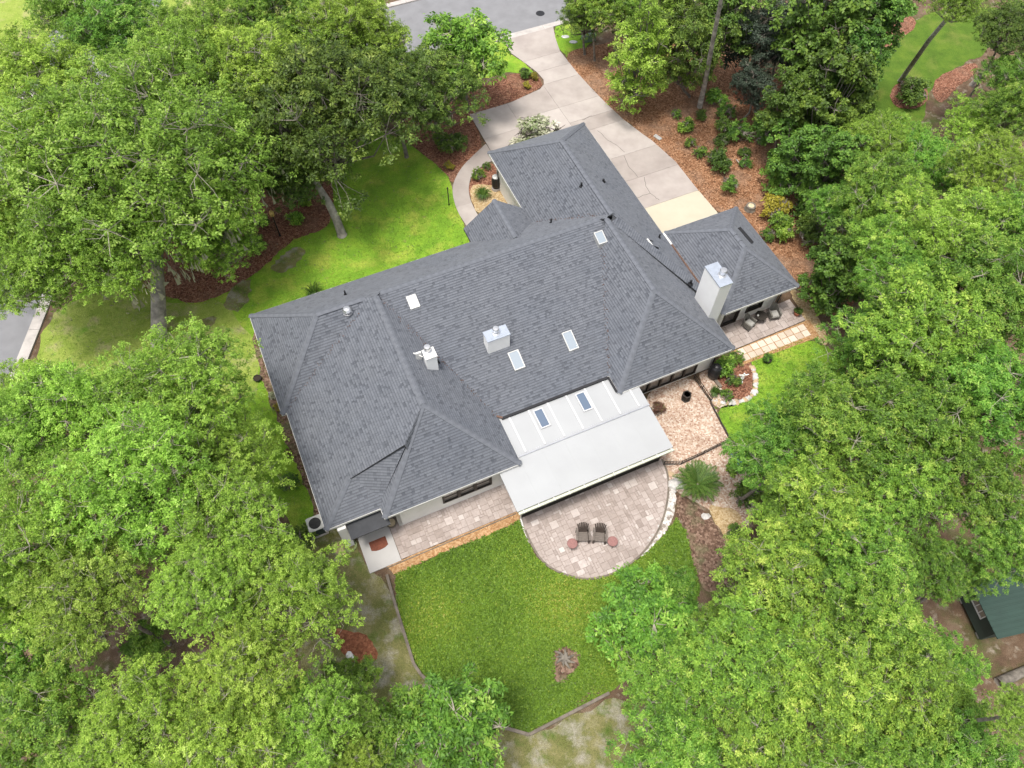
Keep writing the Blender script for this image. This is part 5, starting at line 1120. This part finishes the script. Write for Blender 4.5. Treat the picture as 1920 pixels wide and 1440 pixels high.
# wicker chairs, table
def wicker(px, py, rz, label):
    r = thing('wicker_chair', px, py, rz, label, 'chair', 'wicker chairs on the annex porch', .075)
    def back(m):
        n = 11
        for i in range(n - 1):
            A = []
            for q in (i, i + 1):
                a_ = math.pi * (q / (n - 1)) ; X, Y = .31 * math.cos(a_), .08 + .27 * math.sin(a_); H = .58 + .42 * math.sin(a_) ** 2
                A.append((X, Y, H))
            (x0, y0, h0), (x1, y1, h1) = A
            m.hexa([(x0, y0, .2), (x1, y1, .2), (x1 * .9, y1 - .03, .2), (x0 * .9, y0 - .03, .2), (x0 * 1.05, y0 * 1.12, h0), (x1 * 1.05, y1 * 1.12, h1), (x1 * .94, y1 * 1.02, h1), (x0 * .94, y0 * 1.02, h0)])
    part(r, 'backrest', 'wicker', back)
    for s_ in (-1, 1):
        part(r, 'armrest', 'wicker', lambda m: m.hexa([(s_ * .25, -.3, .2), (s_ * .33, -.3, .2), (s_ * .33, .1, .2), (s_ * .25, .1, .2), (s_ * .25, -.3, .60), (s_ * .35, -.3, .60), (s_ * .35, .1, .62), (s_ * .26, .1, .62)]))
        for y_ in (-.27, .25): part(r, 'leg', 'wicker', lambda m: m.tube([(s_ * .25, y_, .25), (s_ * .28, y_ * 1.1, 0)], .025))
    part(r, 'seat', 'wicker', lambda m: m.box(-.26, .26, -.31, .22, .27, .36))
    part(r, 'cushion', 'cushion', lambda m: m.hexa([(-.23, -.29, .36), (.23, -.29, .36), (.23, .18, .36), (-.23, .18, .36), (-.21, -.27, .44), (.21, -.27, .44), (.21, .16, .44), (-.21, .16, .44)]))
wicker(1401, 612, AL + .35, 'grey wicker armchair nearer the porch door')
wicker(1448, 594, AL - .2, 'grey wicker armchair nearer the terracotta pot')
r = thing('porch_table', 1423, 601, AL, 'dark octagonal metal table between the wicker chairs', 'table', None, .075)
part(r, 'table_top', 'wrought_iron', lambda m: m.lathe([(.36, .5), (.38, .51), (.38, .54), (0, .54)], n=8))
for k in range(4):
    a_ = k * math.pi / 2 + .4; part(r, 'leg', 'wrought_iron', lambda m: m.tube([(.25 * math.cos(a_), .25 * math.sin(a_), .5), (.3 * math.cos(a_), .3 * math.sin(a_), 0)], .02))
x, y = G(1421, 592, .63); m = MB((x, y, .615)); m.lathe([(.045, 0), (.06, .03), (.06, .08), (.05, .085), (.045, .03), (0, .03)], (x, y, .615), 14); o = m.build('bowl', 'marble', label='small white bowl on the dark porch table', cat='bowl'); o.location = (x, y, .615)
def potted(px, py, R, H, potm, label, plant='g', prx=12, z=.06, name='potted_plant'):
    r = thing(name, px, py, 0, label, 'plant pot', None, z)
    part(r, 'pot', potm, lambda m: m.lathe([(R * .7, 0), (R * .95, H * .8), (R * 1.06, H * .82), (R * 1.06, H), (R * .92, H), (R * .88, H * .8), (0, H * .8)], n=18))
    part(r, 'soil', 'soil', lambda m: m.lathe([(R * .88, H * .86), (0, H * .88)], n=14))
    if plant:
        me, br, R0, sq = SH[plant]; o = bpy.data.objects.new('foliage', me); COL.objects.link(o); o.parent = r; s_ = R * 1.15 / R0; o.scale = (s_,) * 3; o.location = (0, 0, H + R * .5)
    return r
potted(1493, 590, .22, .34, 'terracotta', 'terracotta pot with a clipped green plant on the porch corner', 'd')
potted(1437, 677, .26, .26, 'black_plastic', 'low black pot with a small plant on the side lawn', 'g', z=-.01)
potted(484, 712, .22, .22, 'black_plastic', 'black round pot on the grass by the left side wall', None, z=-.01)
r = thing('planter_basket', 735, 984, 0, 'round brown basket pot beside the side door canopy', 'plant pot', None, .05)
part(r, 'pot', 'timber', lambda m: m.lathe([(.2, 0), (.27, .3), (.29, .32), (.29, .36), (.24, .36), (.22, .3), (0, .3)], n=18)); part(r, 'soil', 'cut_wood', lambda m: m.lathe([(.22, .315), (0, .32)], n=14))
# hexagonal fire lantern on the gravel
r = thing('fire_lantern', 1285, 748, .3, 'hexagonal black metal fire lantern on the gravel court', 'lantern')
part(r, 'base', 'wrought_iron', lambda m: m.lathe([(.27, 0), (.27, .05), (.2, .06), (0, .06)], n=6))
part(r, 'rim', 'wrought_iron', lambda m: m.lathe([(.20, .5), (.27, .5), (.27, .56), (.20, .56), (.20, .5)], n=6))
for k in range(6):
    a_ = k * math.pi / 3; part(r, 'post', 'wrought_iron', lambda m: m.tube([(.25 * math.cos(a_), .25 * math.sin(a_), .04), (.25 * math.cos(a_), .25 * math.sin(a_), .52)], .018))
part(r, 'burner', 'black_plastic', lambda m: m.lathe([(.13, .06), (.13, .2), (.04, .26), (0, .26)], n=12)); part(r, 'panel', 'screen_mesh', lambda m: m.lathe([(.215, .06), (.215, .5)], n=6))
# rain barrels / urn
r = thing('rain_barrel', 930, 354, 0, 'tall black rain barrel with grey lid on a pale base by the garage wall', 'barrel')
part(r, 'base', 'kerb', lambda m: m.lathe([(.3, 0), (.3, .18), (0, .18)], n=16)); part(r, 'body', 'black_plastic', lambda m: m.lathe([(.25, .18), (.30, .45), (.30, .85), (.26, 1.08), (0, 1.08)], n=20)); part(r, 'lid', 'galvanised', lambda m: m.lathe([(.24, 1.08), (.24, 1.13), (.1, 1.17), (0, 1.17)], n=18)); part(r, 'tap', 'brass', lambda m: m.tube([(-.28, -.05, .3), (-.38, -.06, .3), (-.38, -.06, .24)], .02))
r = thing('black_urn', 1336, 706, 0, 'large bulbous black rain urn at the white house corner', 'barrel')
part(r, 'body', 'black_plastic', lambda m: m.lathe([(.22, 0), (.30, .12), (.38, .45), (.37, .75), (.28, 1.02), (.18, 1.12), (.18, 1.18), (.06, 1.24), (0, 1.24)], n=22)); part(r, 'spout', 'steel', lambda m: m.tube([(.2, -.1, 1.1), (.26, -.16, 1.14)], .03))
x, y = G(1345, 719); m = MB((x, y, 0)); m.beam((x - .12, y + .22, .06), (x + .16, y - .28, .06), .2, .07); o = m.build('plank', 'timber', label='short dark timber plank lying below the black urn', cat='plank'); o.location = (x, y, 0)
# white winged statue
r = thing('garden_statue', 1388, 716, .1, 'white garden statue with outspread arms in the rock garden', 'statue')
part(r, 'pedestal', 'marble', lambda m: m.lathe([(.14, 0), (.14, .06), (.07, .1), (.06, .42), (.1, .46), (0, .46)], n=14))
def fig(m):
    m.lathe([(.06, .46), (.09, .55), (.07, .75), (.055, .8), (.03, .83), (.05, .87), (.045, .93), (0, .96)], n=12)
    for s_ in (-1, 1): m.hexa([(0, -.02, .68), (s_ * .18, -.03, .72), (s_ * .18, .03, .72), (0, .02, .68), (0, -.02, .79), (s_ * .3, -.02, .82), (s_ * .3, .02, .82), (0, .02, .79)])
part(r, 'figure', 'marble', fig)
# air conditioner
r = thing('air_conditioner', 597, 992, AL, 'grey square air conditioning unit with a black round fan by the house corner', 'air conditioner')
part(r, 'pad', 'kerb', lambda m: m.box(-.45, .45, -.45, .45, -.02, .07))
def acb(m):
    for k in range(9): m.box(-.385, .385, -.385, .385, .1 + k * .075, .1 + k * .075 + .045)
    m.box(-.37, .37, -.37, .37, .07, .8)
part(r, 'body', 'green_siding', acb); part(r, 'top_panel', 'galvanised', lambda m: m.prism([(-.4, -.32), (-.32, -.4), (.32, -.4), (.4, -.32), (.4, .32), (.32, .4), (-.32, .4), (-.4, .32)], .8, .86))
for sx in (-1, 1):
    for sy in (-1, 1): part(r, 'corner_post', 'galvanised', lambda m: m.box(sx * .37 - .03, sx * .37 + .03, sy * .37 - .03, sy * .37 + .03, .07, .8))
gr = part(r, 'fan_guard', 'black_plastic', lambda m: m.lathe([(.31, .861), (.31, .875), (0, .875)], n=28))
for k in range(4):
    a_ = k * math.pi / 2; part(gr, 'blade', 'steel', lambda m: m.hexa([(.05 * math.cos(a_), .05 * math.sin(a_), .878), (.26 * math.cos(a_ - .22), .26 * math.sin(a_ - .22), .878), (.26 * math.cos(a_ + .22), .26 * math.sin(a_ + .22), .884), (.05 * math.cos(a_ + .3), .05 * math.sin(a_ + .3), .884), (.05 * math.cos(a_), .05 * math.sin(a_), .88), (.26 * math.cos(a_ - .22), .26 * math.sin(a_ - .22), .88), (.26 * math.cos(a_ + .22), .26 * math.sin(a_ + .22), .886), (.05 * math.cos(a_ + .3), .05 * math.sin(a_ + .3), .886)])).data.materials[0] = MATS['dark_siding']
# doormat, hose, stepping stone
x, y = HL(-.95, 14.45); m = MB((x, y, .05))
P = [(-.45, .3), (-.45, -.18), (-.25, -.27), (0, -.30), (.25, -.27), (.45, -.18), (.45, .3)]
m.prism([(x + a_ * CA - c_2 * SA, y + a_ * SA + c_2 * CA) for a_, c_2 in P], .052, .07); o = m.build('doormat', 'rust_mat', label='rust brown half-round doormat on the concrete pad', cat='doormat'); o.location = (x, y, .05)
x, y = G(657, 1024); m = MB((x, y, 0)); pts = []
for k in range(150):
    a_ = k * .25; q = .30 + .06 * math.sin(k * .13) + RND.uniform(-.008, .008); pts.append((x + q * math.cos(a_), y + q * .9 * math.sin(a_), .02 + .0006 * k))
m.tube(pts, .016, 5); o = m.build('garden_hose', 'hose_green', label='pale green garden hose coiled beside the concrete pad', cat='hose'); o.location = (x, y, 0)
def rock(m, c, r, seed, flat=.6, n=9):
    rg = random.Random(seed); ph = [rg.uniform(0, 6) for _ in range(4)]; prof = []
    b0 = len(m.v); rings = 5
    for i in range(rings + 1):
        th = math.pi / 2 * i / rings
        for k in range(n):
            a_ = 2 * math.pi * k / n; q = r * (1 + .22 * math.sin(2 * a_ + ph[0]) + .14 * math.sin(3 * a_ + ph[1] + th * 2)) * (math.cos(th) if i < rings else .02) * rg.uniform(.93, 1.07)
            m.v.append((c[0] + q * math.cos(a_), c[1] + q * math.sin(a_), c[2] + r * flat * math.sin(th) * rg.uniform(.9, 1.1) - .02))
    for i in range(rings):
        for k in range(n): k2 = (k + 1) % n; m.f.append((b0 + i * n + k, b0 + i * n + k2, b0 + (i + 1) * n + k2, b0 + (i + 1) * n + k)); m.t.append(rg.random())
def single_rock(px, py, r, seed, label, mat='rock', flat=.6, name='boulder'):
    x, y = G(px, py); m = MB(); rock(m, (0, 0, 0), r, seed, flat); o = m.build(name, mat, label=label, cat='rock'); o.location = (x, y, 0); return o
single_rock(1268, 908, .42, 3, 'large pale boulder between the round patio and the sago palm')
single_rock(1323, 968, .22, 4, 'single grey rock on the dark mulch bed')
single_rock(636, 1028, .36, 5, 'flat tan stepping stone beside the hose coil', 'tan_rock', .12, 'stepping_stone')
single_rock(648, 1008, .28, 6, 'flat grey stepping stone by the canopy pier', 'rock', .12, 'stepping_stone')
single_rock(1257, 888, .18, 7, 'small brown rock at the end of the low fence', 'tan_rock')
single_rock(1410, 688, .16, 8, 'orange-tan rock at the stepping path corner', 'tan_rock')
single_rock(656, 1229, .2, 9, 'white ball-shaped stone on the red clay', 'marble', 1.0, 'garden_ball')
rb = thing('rock_border', 1410, 730, 0, 'curved border of pale rocks round the rock garden bed', 'rock border'); bx, by = rb.location.x, rb.location.y
for i, p in enumerate(chaikin([(1412, 690), (1418, 712), (1417, 732), (1405, 747), (1385, 754), (1360, 756), (1340, 752)])):
    x, y = G(*p); m = MB(); rock(m, (x - bx, y - by, 0), RND.uniform(.12, .2), i + 50); m.build('stone', 'rock' if i % 3 else 'tan_rock', rb)
rb = thing('patio_rocks', 1236, 1000, 0, 'row of pale rocks along the right rim of the round patio', 'rock border'); bx, by = rb.location.x, rb.location.y
for i in range(26):
    t = i / 25; q = (1262 - 56 * t + RND.uniform(-5, 5), 925 + 118 * t + RND.uniform(-5, 5)); x, y = G(*q); m = MB(); rock(m, (x - bx, y - by, 0), RND.uniform(.06, .15), i + 90); m.build('stone', 'rock', rb)
# stumps, logs
def stump(px, py, r, h, label, z=0):
    t = thing('tree_stump', px, py, 0, label, 'tree stump'); part(t, 'trunk', 'bark', lambda m: m.lathe([(r * 1.25, -.02), (r * 1.05, h * .4), (r, h), (r * .96, h)], n=14)); part(t, 'cut_face', 'cut_wood', lambda m: m.lathe([(r * .97, h - .01), (r * .5, h + .004), (0, h + .006)], n=14))
stump(1406, 392, .32, .34, 'pale freshly cut tree stump in the pine straw above the annex')
t = thing('rotten_stump', 1058, 1235, 0, 'dark rotted stump with splayed roots in the back lawn', 'tree stump')
for k in range(9):
    a_ = k * .7 + RND.uniform(-.2, .2); l = RND.uniform(.3, .6); part(t, 'root', 'bark', lambda m: m.tube([(0, 0, .12), (.5 * l * math.cos(a_), .5 * l * math.sin(a_), .14), (l * math.cos(a_ + .2), l * math.sin(a_ + .2), .03)], [.1, .07, .03], 6))
part(t, 'core', 'timber', lambda m: rock(m, (0, 0, 0), .24, 3, .9))
def log(p0, p1, r, label, z=.1, name='fallen_log', mat='pale_bark'):
    a, c = G(*p0), G(*p1); m = MB((*a, 0)); d = Vector((c[0] - a[0], c[1] - a[1], 0)); A = Vector((*a, z))
    m.tube([A, A + d * .3 + Vector((0, 0, .03)), A + d * .7, A + d], [r, r * .95, r * .8, r * .6], 9); o = m.build(name, mat, label=label, cat='log', smooth=True); o.location = (*a, 0)
log((1868, 1282), (1940, 1248), .26, 'thick grey fallen trunk at the right edge below the shed', .2, 'fallen_log', 'bark')
log((1380, 300), (1392, 315), .05, 'thin pale stick lying in the pine straw', .05, 'fallen_stick')
log((1290, 1210), (1318, 1188), .1, 'weathered timber lying at the end of the mulch bed', .08, 'timber_log', 'timber')
# timber edging of the back lawn
def edging(pts, label, w_=.14, h=.2):
    P = [G(*p) for p in pts]; r = empty('timber_edging', (*P[0], 0), 0, label, 'garden edging', 'timber edgings of the back lawn')
    for a, c in zip(P, P[1:]):
        d = Vector((c[0] - a[0], c[1] - a[1])); L = d.length; k = max(1, round(L / 1.8))
        for i in range(k):
            q0, q1 = Vector(a) + d * (i / k + .003), Vector(a) + d * ((i + 1) / k - .003); zz = h / 2 + RND.uniform(-.012, .012)
            m = MB((*P[0], 0)); m.beam((q0.x, q0.y, zz), (q1.x, q1.y, zz), w_, h); m.build('timber', 'timber', r)
edging([(726, 1079), (736, 1115), (748, 1155), (762, 1200), (776, 1245), (790, 1266), (804, 1279)], 'long timber edging down the left side of the back lawn')
edging([(936, 1362), (992, 1378), (1065, 1340), (1142, 1300)], 'timber edging along the lower right side of the back lawn')
edging([(724, 1066), (850, 1013), (968, 963)], 'thin timber edging between side patio and ochre gravel strip', .05, .06)
# low wire fences
def fence(pts, label, h=.45):
    P = [G(*p) for p in pts]; r = empty('wire_fence', (*P[0], 0), 0, label, 'fence', 'low wire fences of the gravel court'); o = (*P[0], 0)
    for a, c in zip(P, P[1:]):
        d = Vector((c[0] - a[0], c[1] - a[1])); L = d.length; k = max(1, round(L / 1.0))
        for i in range(k + 1):
            q = Vector(a) + d * (i / k); m = MB(o); m.tube([(q.x, q.y, 0), (q.x, q.y, h + .06)], .026, 6); m.build('post', 'wrought_iron', r)
        for zz in (.08, h * .55, h): m = MB(o); m.tube([(*a, zz), (*c, zz)], .02, 5); m.build('rail', 'wrought_iron', r)
        n = int(L / .14)
        for i in range(1, n): q = Vector(a) + d * (i / n); m = MB(o); m.tube([(q.x, q.y, .08), (q.x, q.y, h)], .011, 4); m.build('picket', 'wrought_iron', r)
fence([(1301, 710), (1316, 731), (1332, 754)], 'low black wire fence running from the house corner')
fence([(1366, 828), (1318, 852), (1277, 871), (1244, 872)], 'low black wire fence across the gravel court')
x0 = [G(1332, 756), G(1350, 790), G(1367, 822)]; r = empty('court_edging', (*x0[0], 0), 0, 'dark edging strip between gravel court and side lawn', 'garden edging')
for a, c in zip(x0, x0[1:]): m = MB((*x0[0], 0)); m.beam((*a, .05), (*c, .05), .06, .12); m.build('timber', 'bronze_frame', r)
# lamp posts
r = thing('lamp_post', 525, 442, 0, 'black lamp post with a brass lantern in the front mulch bed', 'lamp post')
part(r, 'post', 'black_plastic', lambda m: m.lathe([(.09, 0), (.06, .1), (.045, .2), (.04, 1.75), (.07, 1.78), (.07, 1.82), (0, 1.82)], n=12))
lh = part(r, 'lantern', 'brass', lambda m: m.lathe([(.06, 1.82), (.14, 1.9), (.16, 2.12), (.17, 2.14), (.1, 2.26), (.04, 2.3), (.04, 2.36), (0, 2.38)], n=8))
for k in range(4): a_ = k * math.pi / 2 + .4; part(lh, 'bar', 'wrought_iron', lambda m: m.tube([(.145 * math.cos(a_), .145 * math.sin(a_), 1.9), (.165 * math.cos(a_), .165 * math.sin(a_), 2.13)], .012))
r = thing('slim_post', 842, 384, 0, 'slim dark green post at the edge of the front lawn by the walk', 'post')
part(r, 'post', 'black_plastic', lambda m: m.lathe([(.06, 0), (.035, .08), (.035, 1.5), (0, 1.5)], n=10)); part(r, 'cap', 'wrought_iron', lambda m: m.lathe([(.06, 1.5), (.06, 1.56), (.02, 1.62), (0, 1.62)], n=10))
# utility box, covers
r = thing('utility_box', 1103, 74, .3, 'rounded pale green utility box beside the driveway mouth', 'utility box')
part(r, 'body', 'utility_green', lambda m: m.hexa([(-.5, -.35, 0), (.5, -.35, 0), (.5, .35, 0), (-.5, .35, 0), (-.45, -.3, .5), (.45, -.3, .5), (.45, .3, .62), (-.45, .3, .62)])); part(r, 'lid', 'galvanised', lambda m: m.hexa([(-.47, -.32, .505), (.47, -.32, .505), (.47, .32, .625), (-.47, .32, .625), (-.4, -.25, .57), (.4, -.25, .57), (.4, .25, .68), (-.4, .25, .68)])).data.materials[0] = MATS['utility_green']
for px, py, lb in ((1075, 79, 'oval grey meter cover in the grass by the driveway mouth, nearer the trees'), (1060, 69, 'small grey meter cover in the grass nearest the driveway mouth')):
    x, y = G(px, py); m = MB(); m.lathe([(.32, -.02), (.32, .03), (.26, .05), (0, .05)], n=14); o = m.build('meter_cover', 'galvanised', label=lb, cat='cover'); o.location = (x, y, 0); o.scale = (1, .6, 1)
x, y = G(1233, 258); m = MB(); m.prism([(-.3, -.14), (.3, -.14), (.3, .14), (-.3, .14)], 0, .06); o = m.build('drain_cover', 'galvanised', label='small grey drain cover at the curve of the driveway edge', cat='cover'); o.location = (x, y, 0); o.rotation_euler = (0, 0, -.8)
# wheelbarrow-like cart half under the trees by the court
r = thing('garden_cart', 1382, 868, .4, 'teal garden cart half hidden under trees by the gravel court', 'cart')
part(r, 'tub', 'teal_plastic', lambda m: m.hexa([(-.25, -.4, .3), (.25, -.4, .3), (.25, .35, .3), (-.25, .35, .3), (-.36, -.5, .62), (.36, -.5, .62), (.36, .5, .62), (-.36, .5, .62)])); part(r, 'wheel', 'black_plastic', lambda m: m.tube([(-.06, -.45, .2), (.06, -.45, .2)], .2, 14))
for s_ in (-1, 1): part(r, 'handle', 'wrought_iron', lambda m: m.tube([(s_ * .2, -.45, .22), (s_ * .25, .4, .35), (s_ * .28, .95, .55)], .02)); part(r, 'leg', 'wrought_iron', lambda m: m.tube([(s_ * .25, .3, .33), (s_ * .25, .35, 0)], .02))
# green shed, lower right
s0, s1 = Vector(G(1832, 1202)), Vector(G(1792, 1118)); sl_ = (s1 - s0).length; sd = math.atan2(s1.y - s0.y, s1.x - s0.x) - math.pi / 2
shed = empty('garden_shed', (s0.x, s0.y, 0), sd, 'dark green garden shed with ribbed metal roof at the right edge', 'shed')
part(shed, 'floor', 'timber', lambda m: m.box(.06, 3.94, .06, sl_ - .06, .18, .25))
for k in range(3):
    for j in range(2): part(shed, 'pier', 'kerb', lambda m: m.box(.1 + k * 1.7, .4 + k * 1.7, .1 + j * (sl_ - .5), .4 + j * (sl_ - .5), -.02, .18))
wy0, wy1, wz0, wz1 = sl_ * .36, sl_ * .78, 1.05, 1.75
part(shed, 'wall', 'green_siding', lambda m: (m.box(0, .1, 0, wy0, .25, 2.2), m.box(0, .1, wy1, sl_, .25, 2.2), m.box(0, .1, wy0, wy1, .25, wz0), m.box(0, .1, wy0, wy1, wz1, 2.2)))
part(shed, 'wall', 'green_siding', lambda m: m.box(.1, 4.0, 0, .1, .25, 2.2)); part(shed, 'wall', 'green_siding', lambda m: m.box(.1, 4.0, sl_ - .1, sl_, .25, 2.2)); part(shed, 'wall', 'green_siding', lambda m: m.box(3.9, 4.0, .1, sl_ - .1, .25, 2.2))
wf = part(shed, 'window', 'white_trim', lambda m: (m.box(-.03, .06, wy0, wy0 + .05, wz0, wz1), m.box(-.03, .06, wy1 - .05, wy1, wz0, wz1), m.box(-.03, .06, wy0 + .05, wy1 - .05, wz0, wz0 + .05), m.box(-.03, .06, wy0 + .05, wy1 - .05, wz1 - .05, wz1)))
for k in range(1, 3): yy = wy0 + (wy1 - wy0) * k / 3; part(wf, 'glazing_bar', 'white_trim', lambda m: m.box(-.02, .04, yy - .018, yy + .018, wz0 + .05, wz1 - .05))
part(wf, 'pane', 'window_glass', lambda m: m.box(.02, .03, wy0 + .05, wy1 - .05, wz0 + .05, wz1 - .05))
rfz = lambda x_: 2.12 + .38 * (x_ + .35)
sr = part(shed, 'roof', 'green_metal', lambda m: (m.hexa([(-.35, -.3, rfz(-.35) - .05), (2.05, -.3, rfz(2.05) - .05), (2.05, sl_ + .3, rfz(2.05) - .05), (-.35, sl_ + .3, rfz(-.35) - .05), (-.35, -.3, rfz(-.35)), (2.05, -.3, rfz(2.05)), (2.05, sl_ + .3, rfz(2.05)), (-.35, sl_ + .3, rfz(-.35))]),
    m.hexa([(2.05, -.3, rfz(2.05) - .05), (4.35, -.3, rfz(-.25) - .05), (4.35, sl_ + .3, rfz(-.25) - .05), (2.05, sl_ + .3, rfz(2.05) - .05), (2.05, -.3, rfz(2.05)), (4.35, -.3, rfz(-.25)), (4.35, sl_ + .3, rfz(-.25)), (2.05, sl_ + .3, rfz(2.05))])))
for k in range(12):
    yy = -.28 + k * (sl_ + .56) / 11; part(sr, 'rib', 'green_metal', lambda m: m.beam((-.35, yy, rfz(-.35) + .02), (2.05, yy, rfz(2.05) + .02), .05, .045))
part(sr, 'ridge', 'green_metal', lambda m: m.beam((2.05, -.3, rfz(2.05) + .03), (2.05, sl_ + .3, rfz(2.05) + .03), .3, .04))
